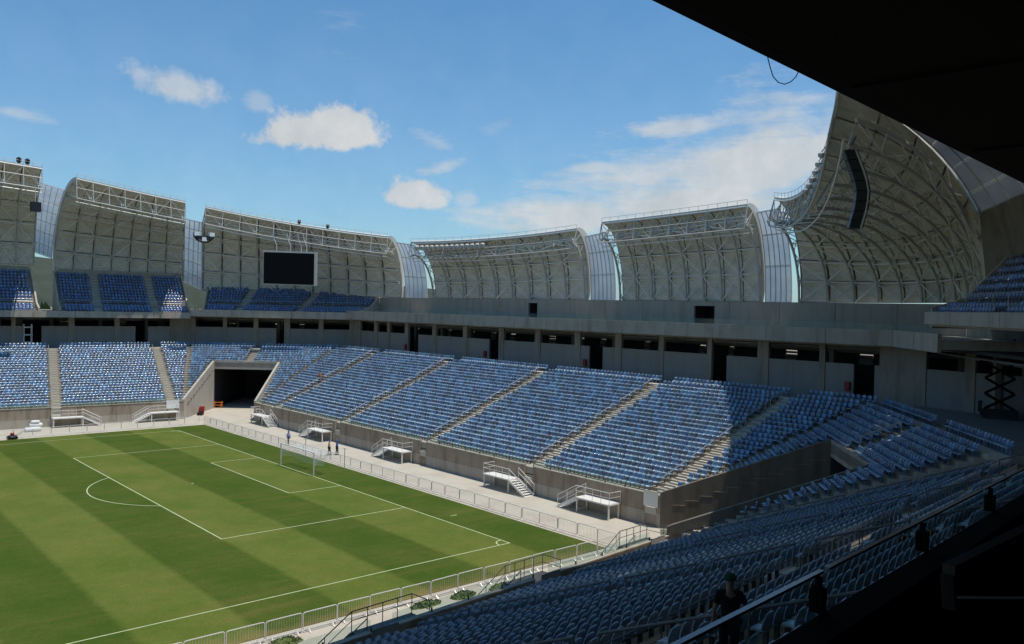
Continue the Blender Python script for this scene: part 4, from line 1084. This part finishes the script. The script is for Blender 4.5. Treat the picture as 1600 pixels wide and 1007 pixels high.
def place_barrier(x, y, ang, lab):
    global first
    o = bp if first else copy_thing(bp, (x, y, 0), ang); first = False
    o.location = (x, y, 0.0); o.rotation_euler = (0, 0, ang); o['label'] = lab
rb = random.Random(11)
for k in range(37):
    y = -39.0+2.13*(k+.0); place_barrier(5.45+rb.uniform(-.05, .05), y, math.pi/2+rb.uniform(-.03, .03), f'{ordn(k+1)} crowd barrier from the near corner along the goal end turf')
for k in range(19):
    x = 4.2-2.13*k; place_barrier(x, -40.0+rb.uniform(-.05, .05), rb.uniform(-.03, .03), f'{ordn(k+1)} crowd barrier from the right along the near turf edge')
for k in range(14):
    x = 3.6-2.13*k; place_barrier(x, 38.6+rb.uniform(-.05, .05), rb.uniform(-.03, .03), f'{ordn(k+1)} crowd barrier from the right along the far turf edge')

# ---------------------------------------------------------------- access stairs
def access_stair(f, t0, t1, sgn, label, metal='white_steel', z=1.32, dep=1.5):
    """landing from t0 to t1 along the wall of facet f; the flight leaves at the t1 end if sgn>0, else at the t0 end"""
    s = thing('access_stair', label, 'stairs', f.P((t0+t1)/2, -dep/2, 0), 'steel access stairs along the track'); din, dout = -.06, -.06-dep
    m = M[metal]
    mb = MB(); prism_quad(mb, f, t0, t1, dout, t0, t1, din, z-.12, z); part('landing', mb, m, s)
    for t in (t0+.1, t1-.1):
        for d in (dout+.1, din-.12):
            mb = MB(); mb.bar(f.P(t, d, 0), f.P(t, d, z-.12), .11); part('leg', mb, m, s)
    mb = MB(); mb.bar(f.P(t0+.1, dout+.1, .25), f.P(t0+.1, din-.12, .25), .08); part('tie_bar', mb, m, s)
    te = t1 if sgn > 0 else t0; n = round(z/.165); run = .28
    for k in range(n):
        a = te+sgn*run*k; b = te+sgn*run*(k+1); zz = z-.165*(k+1)+.02
        mb = MB(); prism_quad(mb, f, min(a, b)-.02, max(a, b), dout+.08, min(a, b)-.02, max(a, b), din-.25, zz-.04, zz); part('tread', mb, m, s)
    for d in (dout+.04, din-.22):
        mb = MB(); mb.bar(f.P(te, d, z-.1), f.P(te+sgn*run*n, d, .06), .05, .22); part('stringer', mb, m, s)
        mb = MB(); A, B = f.P(te, d, z), f.P(te+sgn*run*n, d, .10); U = Vector((0, 0, 1))
        mb.tube([B, B+U*1.0, A+U*1.0], .028, 6); mb.tube([B+U*.55, A+U*.55], .02, 5); mb.tube([A, A+U*1.0], .025, 5); mb.tube([(A+B)/2, (A+B)/2+U*1.0], .022, 5); part('handrail', mb, m, s)
    mb = MB(); U = Vector((0, 0, 1)); to = t0 if sgn > 0 else t1
    crn = [f.P(te, dout+.04, z), f.P(to, dout+.04, z), f.P(to, din-.05, z)]
    for hh, r in ((1.0, .028), (.55, .02)): mb.tube([c+U*hh for c in crn], r, 6)
    for c in [*crn, (crn[0]+crn[1])/2, lerp(crn[0], crn[1], .25), lerp(crn[0], crn[1], .75)]: mb.tube([c, c+U*1.0], .024, 5)
    part('guard_rail', mb, m, s); return s
te_ = lambda y: t_of(END, (12.7, y))
access_stair(END, te_(36.0), te_(32.2), 1, 'pale steel stair nearest the far tunnel mouth')
access_stair(END, te_(18.8), te_(14.8), -1, 'pale steel stair second from the far tunnel, behind the goal net')
access_stair(END, te_(.8), te_(-3.2), -1, 'pale steel stair at the middle of the goal end wall')
access_stair(END, te_(-17.4), te_(-21.2), 1, 'pale steel stair with open treads facing the camera')
access_stair(END, te_(-30.1), te_(-34.0), -1, 'pale steel stair nearest the near corner of the goal end wall')
tf_ = lambda x: t_of(FARS, (x, 45.5))
access_stair(FARS, tf_(-12.8), tf_(-9.0), 1, 'pale steel stair left along the far wall')
access_stair(FARS, tf_(-.2), tf_(3.8), -1, 'pale steel stair right along the far wall')
tn_ = lambda x: t_of(NEARS, (x, -45.5))
access_stair(NEARS, tn_(4.6), tn_(1.4), 1, 'dark railed stair over the near wall by the right corner', 'dark_steel', 1.82)
access_stair(NEARS, tn_(-6.5), tn_(-9.8), 1, 'dark railed stair over the near wall, middle of three', 'dark_steel', 1.82)
access_stair(NEARS, tn_(-16.8), tn_(-20.6), 1, 'dark railed stair over the near wall, leftmost of three', 'dark_steel', 1.82)
for x, lab in ((-7.9, 'grey gate panel closing the middle near wall gap'), (3.2, 'grey gate panel closing the right near wall gap'), (-20.0, 'grey gate panel closing the left near wall gap')):
    gp = thing('gate_panel', lab, 'gate', NEARS.P(tn_(x), .3, 1.5), 'gate panels in the near wall'); mb = MB(); t = tn_(x)
    prism_quad(mb, NEARS, t-.8, t+.8, .32, t-.8, t+.8, .38, 1.5, 2.42); part('board', mb, M['panel'], gp)
    mb = MB(); mb.tube([NEARS.P(t-.8, .35, 2.44), NEARS.P(t+.8, .35, 2.44)], .03, 6); part('top_rail', mb, M['dark_steel'], gp)
gp = thing('gate_panel', 'pale gate panel at the corner of the goal end wall', 'gate', (12.6, -37.2, 1.6)); mb = MB(); mb.box((12.60, -38.0, 1.62), (12.66, -36.5, 2.9)); part('board', mb, M['white_steel'], gp)
mb = MB(); mb.bar((12.58, -38.0, 2.9), (12.58, -36.5, 2.9), .05); part('top_rail', mb, M['steel'], gp)
gp = thing('gate_panel', 'pale gate panel beside the far tunnel cheek', 'gate', (3.4, 45.0, 1.6)); mb = MB(); t = tf_(3.2); prism_quad(mb, FARS, t-.9, t+.9, -.10, t-.9, t+.9, -.05, 1.7, 2.9); part('board', mb, M['white_steel'], gp)

# ---------------------------------------------------------------- goal
go = thing('football_goal', 'white football goal with net on the turf', 'goal', (0, 0, 0))
for y in (-3.66, 3.66): mb = MB(); mb.tube([(0, y, .03), (0, y, 2.5)], .06, 10); part('post', mb, M['white'], go)
mb = MB(); mb.tube([(0, -3.72, 2.46), (0, 3.72, 2.46)], .06, 10); part('crossbar', mb, M['white'], go)
def netpt(a, b):   # a across 0..1, b: 0 crossbar, .45 back top, 1 ground
    y = -3.6+7.2*a
    if b < .45: q = b/.45; return Vector((2.0*q, y, 2.42-.25*math.sin(q*math.pi)-.10*q))
    q = (b-.45)/.55; sag = .25*math.sin(a*math.pi)
    return Vector((2.0-.75*q-.25*math.sin(q*math.pi), y*(1-.02*q), lerp(2.3, 1.0, q)-sag*q))
mb = MB(); NA, NB = 36, 18
for i in range(NA+1): mb.tube([netpt(i/NA, j/NB) for j in range(NB+1)], .009, 3, cap=False)
for j in range(NB+1): mb.tube([netpt(i/12, j/NB) for i in range(13)], .009, 3, cap=False)
for sgn in (0, 1):
    for i in range(10):
        a, b = netpt(sgn, i/9*.45), Vector((.06, -3.6+7.2*sgn, 2.4-1.3*i/9)); mb.tube([a, lerp(a, b, .5)-Vector((0, 0, .15)), b], .009, 3, cap=False)
    for i in range(10): a, b = netpt(sgn, .45+i/9*.55), Vector((.06, -3.6+7.2*sgn, 2.4-1.3*i/9)); mb.tube([a, b], .009, 3, cap=False)
part('net', mb, M['white'], go, kind='stuff')
for y, lab in ((3.0, 'thin net pole behind the left half of the goal'), (-4.5, 'thin net pole standing right of the goal')):
    x = 3.1 if y < 0 else 2.6; p_ = thing('net_pole', lab, 'pole', (x, y, .03), 'net poles behind the goal'); mb = MB(); mb.tube([(x, y, .0), (x, y, 2.75)], .035, 6); part('shaft', mb, M['galv'], p_)
    mb = MB(); mb.tube([(x-.05, y-.35, 2.72), (x-.05, y+.35, 2.72)], .025, 5); part('cross_piece', mb, M['galv'], p_)

# ---------------------------------------------------------------- people
def skin_mesh(name, nodes, edges, m, parent, sub=1):
    me = D.meshes.new(name); me.from_pydata([n_[0] for n_ in nodes], edges, []); me.materials.append(m)
    o = link(name, me, None); o.parent = parent; md = o.modifiers.new('skin', 'SKIN'); md.use_smooth_shade = True
    if not me.skin_vertices: 
        bpy.context.view_layer.objects.active = o
        me.attributes
    sv = me.skin_vertices[0].data if me.skin_vertices else None
    if sv:
        for k, n_ in enumerate(nodes): r = n_[1]; sv[k].radius = (r, r) if not isinstance(r, tuple) else r; sv[k].use_root = (k == 0)
    s = o.modifiers.new('subdivision', 'SUBSURF'); s.levels = sub; s.render_levels = sub
    return o
def person(label, loc, ang, shirt, trousers, hat=None, hatm=None, lean=0.0, reach=None, step=.12, group=None, sleeves=True):
    root = thing('person', label, 'person', loc, group); root.rotation_euler = (0, 0, ang)
    # local: faces +y
    def L(x, y, z):   # lean forward above the hips
        if z > .95 and lean: q = z-.95; return Vector((x, y+math.sin(lean)*q, .95+math.cos(lean)*q))
        return Vector((x, y, z))
    hip = L(0, 0, .95)
    N, E = [], []
    def nd(p, r, par=None): N.append((tuple(p), r)); k = len(N)-1; (E.append((par, k)) if par is not None else None); return k
    pel = nd(hip, .13); wa = nd(L(0, 0, 1.10), .12, pel); ch = nd(L(0, .0, 1.32), (.15, .12), wa); nk = nd(L(0, 0, 1.47), .06, ch); hb = nd(L(0, .02, 1.54), .075, nk); hm = nd(L(0, .02, 1.64), .095, hb); ht = nd(L(0, .01, 1.72), .06, hm)
    nose = nd(L(0, .125, 1.62), .018, hm)
    arms = []
    for sx in (-1, 1):
        sh = nd(L(.19*sx, 0, 1.40), .065, ch)
        if reach and sx == 1: el = L(.30, .16, 1.16); wr = L(.34, .40, 1.02)
        else: el = L(.26*sx, -.02, 1.13); wr = L(.27*sx, .10, .90)
        if wr.z > .95 and False: pass
        e = nd(el, .045, sh); w = nd(wr, .034, e); d = (wr-el).normalized(); pm = nd(wr+d*.07, .036, w)
        for q in range(4): fx = (q-1.5)*.02; f1 = nd(wr+d*.125+Vector((fx, 0, 0)), .010, pm); nd(wr+d*(.165-.006*abs(q-1.5))+Vector((fx, .012, 0)), .009, f1)
        th = nd(wr+d*.06+Vector((-.045*sx, .02, 0)), .011, pm); nd(wr+d*.10+Vector((-.055*sx, .03, 0)), .010, th)
        arms.append((L(.19*sx, 0, 1.40), el, wr))
    legs = []
    for sx in (-1, 1):
        a = Vector((.095*sx, 0, .88)); kn = Vector((.105*sx, step*sx*.6+.03, .48)); an = Vector((.105*sx, step*sx, .085)); fo = an+Vector((0, .15, -.04))
        i = nd(a, .085, pel); j = nd(kn, .058, i); k = nd(an, .042, j); nd(fo, .035, k); legs.append((a, kn, an))
    skin_mesh('body', N, E, M['skin'], root)
    N2 = [(tuple(L(0, 0, .90)), .165), (tuple(L(0, 0, 1.10)), .155), (tuple(L(0, 0, 1.32)), (.185, .15)), (tuple(L(0, 0, 1.45)), .085)]; E2 = [(0, 1), (1, 2), (2, 3)]
    for (s_, e_, w_) in arms:
        k = len(N2); N2 += [(tuple(s_), .085), (tuple(e_ if sleeves else lerp(s_, e_, .75)), .064)]; E2 += [(2, k), (k, k+1)]
        if sleeves: N2.append((tuple(lerp(e_, w_, .85)), .05)); E2.append((k+1, k+2))
    skin_mesh('shirt', N2, E2, shirt, root)
    N3 = [(tuple(hip), .155)]; E3 = []
    for a, kn, an in legs: k = len(N3); N3 += [(tuple(a), .105), (tuple(kn), .08), (tuple(an+Vector((0, 0, .03))), .07)]; E3 += [(0, k), (k, k+1), (k+1, k+2)]
    skin_mesh('trousers', N3, E3, trousers, root)
    for a, kn, an in legs:
        mb = MB(); mb.tube([an+Vector((0, -.06, -.045)), an+Vector((0, .05, -.04)), an+Vector((0, .19, -.06))], [.045, .048, .032], 7); link('shoe', mb.mesh('shoe', M['black'], True), None).parent = root
    if hat:
        c = L(0, .01, 1.655); mb = MB(); mb.lathe(c, [(.118, -.005), (.115, .05), (.085, .10), (.03, .122)], 12); mb.box((c.x-.07, c.y+.07, c.z-.006), (c.x+.07, c.y+.19, c.z+.008))
        link(hat, mb.mesh(hat, hatm, True), None).parent = root
    else:
        c = L(0, -.005, 1.66); mb = MB(); mb.lathe(c, [(.105, -.03), (.108, .03), (.075, .075), (.02, .09)], 12); link('hair', mb.mesh('hair', M['black'], True), None).parent = root
    return root
person('worker in ochre shirt and dark trousers walking behind the goal', (7.4, 6.3, 0), R(250), M['yellow'], M['navy_cloth'], 'helmet', M['helmet'])
person('worker in blue overalls with blue helmet behind the goal', (8.2, 5.9, 0), R(245), M['blue_cloth'], M['navy_cloth'], 'helmet', M['helmet'])
person('worker in pale blue shirt standing beyond the goal barriers', (6.9, 15.6, 0), R(200), M['pale_blue'], M['navy_cloth'], 'helmet', M['helmet'])
f = END; dd = row_d(10)+.35; t = f.aisles[0][0]+f.aisles[0][1]*dd-1.2
pp = f.P(t, dd+.2, row_z(10)); person('worker in orange shirt on the steps of the goal end stand', pp, R(100), M['orange'], M['navy_cloth'])
dn = row_d(30)+.12; tm = t_of(NEARS, (-28.3, -70)); pm_ = NEARS.P(tm, dn, row_z(30, NEARS))
pm = person('man in black with green cap standing among the foreground seats, seen from behind', (-28.35, -71.95, row_z(32, NEARS)), R(-52), M['black_cloth'], M['black_cloth'], 'cap', M['green_cap'], lean=R(9), reach=True, sleeves=False); pm.scale = (1.08, 1.08, 1.06)

# ---------------------------------------------------------------- scissor lift with a worker's platform
sl = thing('scissor_lift', 'dark raised scissor lift on the shaded concourse at right', 'lift', (32.4, -56.7, WALK_Z))
la_ = Vector((.30, -.954, 0)).normalized(); lb_ = Vector((.954, .30, 0))
c = Vector((32.4, -56.7, WALK_Z))
def lbox(mb, x0, x1, y0, y1, z0, z1):
    cc = [c+la_*x+lb_*y for x, y in ((x0, y0), (x1, y0), (x1, y1), (x0, y1))]; mb.hexa([*[p+Vector((0, 0, z0)) for p in cc], *[p+Vector((0, 0, z1)) for p in cc]])
mb = MB(); lbox(mb, -1.35, 1.35, -.5, .5, .22, .72); part('chassis', mb, M['black'], sl)
mb = MB(); lbox(mb, -1.5, -1.2, -.45, .45, .5, 1.35); part('control_post', mb, M['black'], sl)
for x in (-.95, .95):
    for y in (-.52, .52):
        mb = MB(); p = c+la_*x+lb_*y+Vector((0, 0, .24)); mb.tube([p-lb_*.09, p+lb_*.09], .24, 12); part('wheel', mb, M['black'], sl)
z = .75
for k in range(3):
    for y in (-.38, .38):
        mb = MB(); mb.bar(c+la_*-1.05+lb_*y+Vector((0, 0, z)), c+la_*1.05+lb_*y+Vector((0, 0, z+1.25)), .09, .16); part('scissor_arm', mb, M['matt_black'], sl)
        mb = MB(); mb.bar(c+la_*1.05+lb_*(y*.8)+Vector((0, 0, z)), c+la_*-1.05+lb_*(y*.8)+Vector((0, 0, z+1.25)), .09, .16); part('scissor_arm', mb, M['matt_black'], sl)
    z += 1.25
mb = MB(); lbox(mb, -1.5, 1.5, -.55, .55, z, z+.18); part('platform', mb, M['matt_black'], sl)
mb = MB(); rp_ = [c+la_*x+lb_*y+Vector((0, 0, z+.18)) for x, y in ((-1.45, -.5), (1.45, -.5), (1.45, .5), (-1.45, .5))]
for hh in (.55, 1.1): mb.tube([p+Vector((0, 0, hh)) for p in rp_], .03, 5, closed=True)
for p in rp_: mb.tube([p, p+Vector((0, 0, 1.1))], .03, 5)
part('guard_rail', mb, M['matt_black'], sl)
pw = c+la_*.9+Vector((0, 0, z+.18)); person('worker in dark clothes on the raised lift platform', pw, R(40), M['navy_cloth'], M['navy_cloth'], 'helmet', M['black'])

rk = thing('storage_rack', 'white metal rack standing in the far left doorway', 'rack', (-10.9, 68.6, WALK_Z))
for x in (-11.4, -10.3):
    for y in (69.6, 70.2): mb = MB(); mb.box((x-.06, y-.06, WALK_Z), (x+.06, y+.06, 13.4)); part('post', mb, M['white_steel'], rk)
for z in (10.4, 11.6, 12.8): mb = MB(); mb.box((-11.5, 69.5, z), (-10.2, 70.3, z+.18)); part('shelf', mb, M['white_steel'], rk)
# ---------------------------------------------------------------- things on the track
mw = thing('lawn_mower', 'dark lawn mower parked at the far turf edge', 'mower', (-19.0, 38.2, .03))
c = Vector((-19.0, 38.0, .03)); mb = MB(); mb.lathe(c+Vector((0, 0, .12)), [(.55, 0), (.6, .15), (.5, .28), (.25, .36)], 12); part('cutter_deck', mb, M['black'], mw)
mb = MB(); mb.lathe(c+Vector((0, 0, .45)), [(.22, 0), (.24, .25), (.15, .32)], 10); part('engine', mb, M['red'], mw)
mb = MB(); mb.tube([c+Vector((.3, .25, .3)), c+Vector((1.3, .25, .95)), c+Vector((1.3, -.25, .95)), c+Vector((.3, -.25, .3))], .03, 6); part('handle', mb, M['galv'], mw)
for x, y in ((-.4, .45), (.4, .45), (-.4, -.45), (.4, -.45)): mb = MB(); p = c+Vector((x, y, .16)); mb.tube([p-Vector((0, .05, 0)), p+Vector((0, .05, 0))], .16, 10); part('wheel', mb, M['black'], mw)
tk = thing('wrapped_bundle', 'white wrapped bundles stacked beside the far wall', 'bundle', (-14.9, 43.6, 0))
mb = MB()
for (x, y, z, w, h_) in ((-15.6, 43.3, 0, 1.9, .55), (-15.2, 43.5, .56, 1.5, .5), (-15.3, 43.4, 1.08, 1.0, .35)):
    mb2 = MB(); mb2.tube([(x-w/2, y, z+h_/2), (x-w/2+.12, y, z+h_/2), (x+w/2-.12, y, z+h_/2), (x+w/2, y, z+h_/2)], [h_*.4, h_*.55, h_*.55, h_*.4], 10); part('bundle', mb2, M['white'], tk, smooth=True)
def heap(label, x, y, w, dpt, h_, seed):
    r = random.Random(seed); n1, n2 = 16, 6; vs = [(x, y, h_)]; fs = []
    for j in range(1, n2+1):
        q = j/n2
        for i in range(n1): a = 2*math.pi*i/n1; k = 1+r.uniform(-.13, .13); vs.append((x+w*q*k*math.cos(a), y+dpt*q*k*math.sin(a), max(.002, h_*(1-q**1.7)+r.uniform(-.04, .04)*(j < n2)) if j < n2 else -.01))
    for i in range(n1): fs.append((0, 1+i, 1+(i+1) % n1))
    for j in range(n2-1):
        for i in range(n1): fs.append((1+j*n1+i, 1+(j+1)*n1+i, 1+(j+1)*n1+(i+1) % n1, 1+j*n1+(i+1) % n1))
    mb = MB(); mb.add(vs, fs)
    for q in range(220):
        a, b = r.uniform(0, 6.28), math.sqrt(r.random())*.95; px, py = x+w*b*math.cos(a), y+dpt*b*math.sin(a); pz = h_*(1-b**1.7); s_ = r.uniform(.03, .09); t_ = r.uniform(0, 6.28)
        mb.add([(px-s_*math.cos(t_), py-s_*math.sin(t_), pz), (px+s_*math.cos(t_), py+s_*math.sin(t_), pz), (px+r.uniform(-.05, .05), py+r.uniform(-.05, .05), pz+s_*1.6)], [(0, 1, 2)])
    o = part('turf_heap', mb, M['brush'], None); tag(o, label, 'turf heap', 'turf heaps beside the near barriers')
heap('turf heap farthest left by the near barriers, cut by the frame', -21.7, -40.75, 1.0, .5, .28, 1)
heap('turf heap with dark edge left of the near stair rails', -12.6, -40.75, 1.15, .45, .25, 2)
heap('turf heap behind the leftmost near stair rails', -9.9, -40.9, .95, .5, .28, 3)
heap('turf heap right of the leftmost near stair rails', -7.0, -41.3, 1.1, .6, .30, 4)
heap('turf heap behind the middle near stair rails', -2.6, -42.3, 1.0, .7, .30, 5)
cr = thing('ground_fence', 'small orange timber trestle inside the far tunnel mouth', 'trestle', (13.9, 56.0, 0))
for k in range(2):
    mb = MB(); mb.bar((13.0+.5*k, 55.3-.4*k, 0), (13.2+.5*k, 55.6-.4*k, 1.1), .09); part('leg', mb, M['orange'], cr)
    mb = MB(); mb.bar((12.9+.1*k, 55.4, .5+.45*k), (14.6, 54.2, .5+.45*k), .10); part('rail', mb, M['orange'], cr)
    mb = MB(); mb.bar((14.3+.2*k, 54.4, 0), (14.4+.2*k, 54.3, 1.1), .09); part('leg', mb, M['orange'], cr)
ex_ = thing('hand_cart', 'red and black hand cart leaning by the far tunnel cheek', 'cart', (8.2, 47.6, 0))
mb = MB(); mb.extrude([(7.9, 47.9, .1), (8.7, 47.3, .1), (8.9, 47.5, 1.3), (8.3, 48.0, 1.3)], (.12, .15, .05)); part('frame', mb, M['red'], ex_)
mb = MB(); mb.tube([(7.8, 47.6, .22), (8.0, 47.45, .22)], .22, 10); part('wheel', mb, M['black'], ex_)
mb = MB(); mb.lathe((8.3, 47.3, .1), [(.28, 0), (.3, .5), (.2, .7)], 8); part('drum', mb, M['black'], ex_)
# mower tracks: hose lying dark in the grass
# ---------------------------------------------------------------- box where the camera stands
def bray(yaw, dist, dz): a = R(yaw); return CAM+Vector((math.sin(a)*dist, math.cos(a)*dist, dz))
bt = Vector((math.cos(R(4.8)), math.sin(R(4.8)), 0)); bn = Vector((-bt.y, bt.x, 0))     # along the sill, towards the pitch
s0 = CAM+bn*1.206; s0.z = 0; SZ = CAM.z-1.05
def bbox(mb, t0, t1, n0, n1, z0, z1, base=s0):
    cc = [base+bt*t+bn*n for t, n in ((t0, n0), (t1, n0), (t1, n1), (t0, n1))]; mb.hexa([*[Vector((p.x, p.y, z0)) for p in cc], *[Vector((p.x, p.y, z1)) for p in cc]])
vb = thing('viewing_box', 'black viewing box parapet and soffit framing the right corner', 'box', (s0.x, s0.y, 16))
mb = MB(); bbox(mb, -30, 40, -.12, 0, 13.2, SZ); part('parapet', mb, M['matt_black'], vb)  # near-black colour carries the deep shade inside the box
mb = MB(); bbox(mb, -30, 40, -3.5, -.12, 15.9, 16.15); part('floor', mb, M['matt_black'], vb)
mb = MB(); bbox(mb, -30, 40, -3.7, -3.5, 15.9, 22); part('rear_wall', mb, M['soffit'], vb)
HC = 3.8; nc = 6.3*HC/3.6-.035*6.3*HC/3.6
c_edge = CAM+Vector((7.75, 6.3, 0))*(HC/3.6); ncd = (c_edge-s0).dot(bn)
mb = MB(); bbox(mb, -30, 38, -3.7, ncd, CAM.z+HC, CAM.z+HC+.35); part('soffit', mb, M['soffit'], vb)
mb = MB(); bbox(mb, -30, 38, ncd-.25, ncd+.02, CAM.z+HC-.004, CAM.z+HC+.6); part('soffit_edge', mb, M['matt_black'], vb)
for k in range(9):
    mb = MB(); bbox(mb, -28+7*k, -27.7+7*k, -3.4, ncd-.3, CAM.z+HC-.06, CAM.z+HC-.003); part('soffit_batten', mb, M['matt_black'], vb)
for tt in (-30, 40): mb = MB(); bbox(mb, tt-.2, tt, -3.7, -.2, 15.9, 21.6); part('side_wall', mb, M['soffit'], vb)
mb = MB(); bbox(mb, -42, 60, -9.2, -8.9, -.05, 24.5); er = part('rear_wall', mb, M['panel'], None); tag(er, 'tall rear wall of the near stand behind the viewing box', 'wall')
gb = thing('glass_balustrade', 'low clear glass strip on the black parapet', 'balustrade', s0+Vector((0, 0, SZ)))
for k in range(-4, 12):
    mb = MB(); bbox(mb, k*2.0+.02+.95, (k+1)*2.0-.02+.95, .02, .032, SZ+.002, SZ+.125); part('glass_panel', mb, M['glass_clear'], gb)
    mb = MB(); bbox(mb, k*2.0+.02+.95, (k+1)*2.0-.02+.95, .016, .036, SZ+.127, SZ+.137); part('glass_edge', mb, M['glass_edge'], gb)
for (u, v, lab) in ((1285, 947, 'black glass clamp lowest on the parapet'), (1447, 850, 'black glass clamp in the middle of the parapet'), (1552, 793, 'black glass clamp highest on the parapet')):
    d = pix_dir(u, v); q = (s0-CAM).dot(bn)/Vector((d.x, d.y, 0)).dot(bn); p = CAM+d*q; tt = (p-s0).dot(bt)
    cl = thing('glass_clamp', lab, 'clamp', (p.x, p.y, SZ), 'black clamps on the parapet'); mb = MB(); bbox(mb, tt-.022, tt+.022, -.006, .040, SZ+.002, SZ+.085); part('clamp_block', mb, M['matt_black'], cl)
    mb = MB(); bbox(mb, tt-.008, tt+.008, .005, .025, SZ+.085, SZ+.125); part('pin', mb, M['matt_black'], cl)
bc_ = thing('box_armchair', 'black armchair just inside the parapet at right', 'armchair', bray(72, 2.4, -1.7))
cc0 = bray(70.0, 2.3, 0); fr = [bray(69.6, 2.3, -.62), bray(73.5, 2.75, -.60), bray(76.5, 3.2, -.62), bray(76.5, 3.2, -.88), bray(73.5, 2.75, -.80), bray(69.7, 2.3, -.70), bray(69.6, 2.3, -.63)]
mb = MB(); mb.sweep(fr, .03, .03, bn); part('armrest', mb, M['black'], bc_)
sb = bray(73, 2.75, -1.25); mb = MB(); bbox(mb, -.28, .28, -.3, .22, sb.z, sb.z+.1, base=Vector((sb.x, sb.y, 0))-bn*.25); part('seat', mb, M['black'], bc_)
mb = MB(); bbox(mb, -.28, .28, -.36, -.28, sb.z+.05, sb.z+.5, base=Vector((sb.x, sb.y, 0))-bn*.25); part('backrest', mb, M['black'], bc_)
for a in (-.25, .25):
    for b in (-.28, .18):
        mb = MB(); q = Vector((sb.x, sb.y, 0))-bn*.25+bt*a+bn*b; mb.tube([Vector((q.x, q.y, 16.15)), Vector((q.x, q.y, sb.z))], .018, 6); part('leg', mb, M['black'], bc_)
# hanging wire off the soffit edge
wp = [CAM+pix_dir(u, v)*(c_edge-CAM).length*k for u, v, k in ((1199, 88, 1.13), (1203, 104, 1.14), (1208, 120, 1.14), (1216, 129, 1.14), (1226, 132, 1.15), (1236, 128, 1.16), (1244, 120, 1.17), (1249, 108, 1.17))]
mb = MB(); mb.tube(wp, .007, 5); o = part('loose_cable', mb, M['black'], None); tag(o, 'loose loop of cable dangling from the soffit edge against the sky', 'cable')
# handrails and low glass on the cross walkway of the near stand
cw = thing('walkway_railing', 'thin railing along the cross walkway of the near stand', 'railing', NEARS.P(40, row_d(28), row_z(28, NEARS)))
dq = row_d(28)-.1; zq = row_z(27, NEARS)
for k in range(26):
    a, b = 6.4+2.4*k, 6.4+2.4*(k+1)-.25; mb = MB()
    mb.tube([NEARS.P(a, dq, zq-.02), NEARS.P(a, dq, zq+1.0), NEARS.P(b, dq, zq+1.0), NEARS.P(b, dq, zq-.02)], .024, 6); mb.tube([NEARS.P(a, dq, zq+.5), NEARS.P(b, dq, zq+.5)], .016, 5); part('rail_bay', mb, M['dark_steel'], cw)

# ---------------------------------------------------------------- land beyond the left gap
vs = []; fs = []; rh = random.Random(4); NX = 60
for j in range(10):
    for i in range(NX+1):
        x = -1400+i*60; y = 1500+j*90; hgt = 78*math.exp(-((x-230)/420)**2)+55*math.exp(-((x-1100)/600)**2)+20
        vs.append((x+rh.uniform(-10, 10), y, max(-1, hgt*math.sin(j/9*math.pi)**.8+rh.uniform(-3, 3)) if 0 < j < 9 else -2))
for j in range(9):
    for i in range(NX): k = j*(NX+1)+i; fs.append((k, k+1, k+NX+2, k+NX+1))
mb = MB(); mb.add(vs, fs); part('hill', mb, M['hill'], kind='structure', smooth=True)
rt_ = random.Random(9); mb = MB()
for q in range(1800):
    x, y = rt_.uniform(-40, 120), rt_.uniform(180, 420); s_ = rt_.uniform(1.2, 3.0); z = rt_.uniform(0, 11)+(y-180)*.012
    a = rt_.uniform(0, 6.28); b = rt_.uniform(-.6, .6)
    mb.add([(x-s_*math.cos(a), y-s_*math.sin(a), z-s_*.4), (x+s_*math.cos(a), y+s_*math.sin(a), z-s_*.3), (x+b, y+b, z+s_)], [(0, 1, 2)])
part('far_wood', mb, M['leaf'], kind='stuff')
hb = thing('distant_house', 'tiny terracotta roofed house seen through the left roof gap', 'house', (-2.0, 160, 0))
mb = MB(); mb.box((-8, 155, 0), (4, 165, 13.6)); part('wall', mb, M['white'], hb); mb = MB(); mb.extrude([(-8.6, 154, 13.6), (4.6, 154, 13.6), (-2, 154, 16.6)], (0, 12, 0)); part('roof', mb, M['tile'], hb)
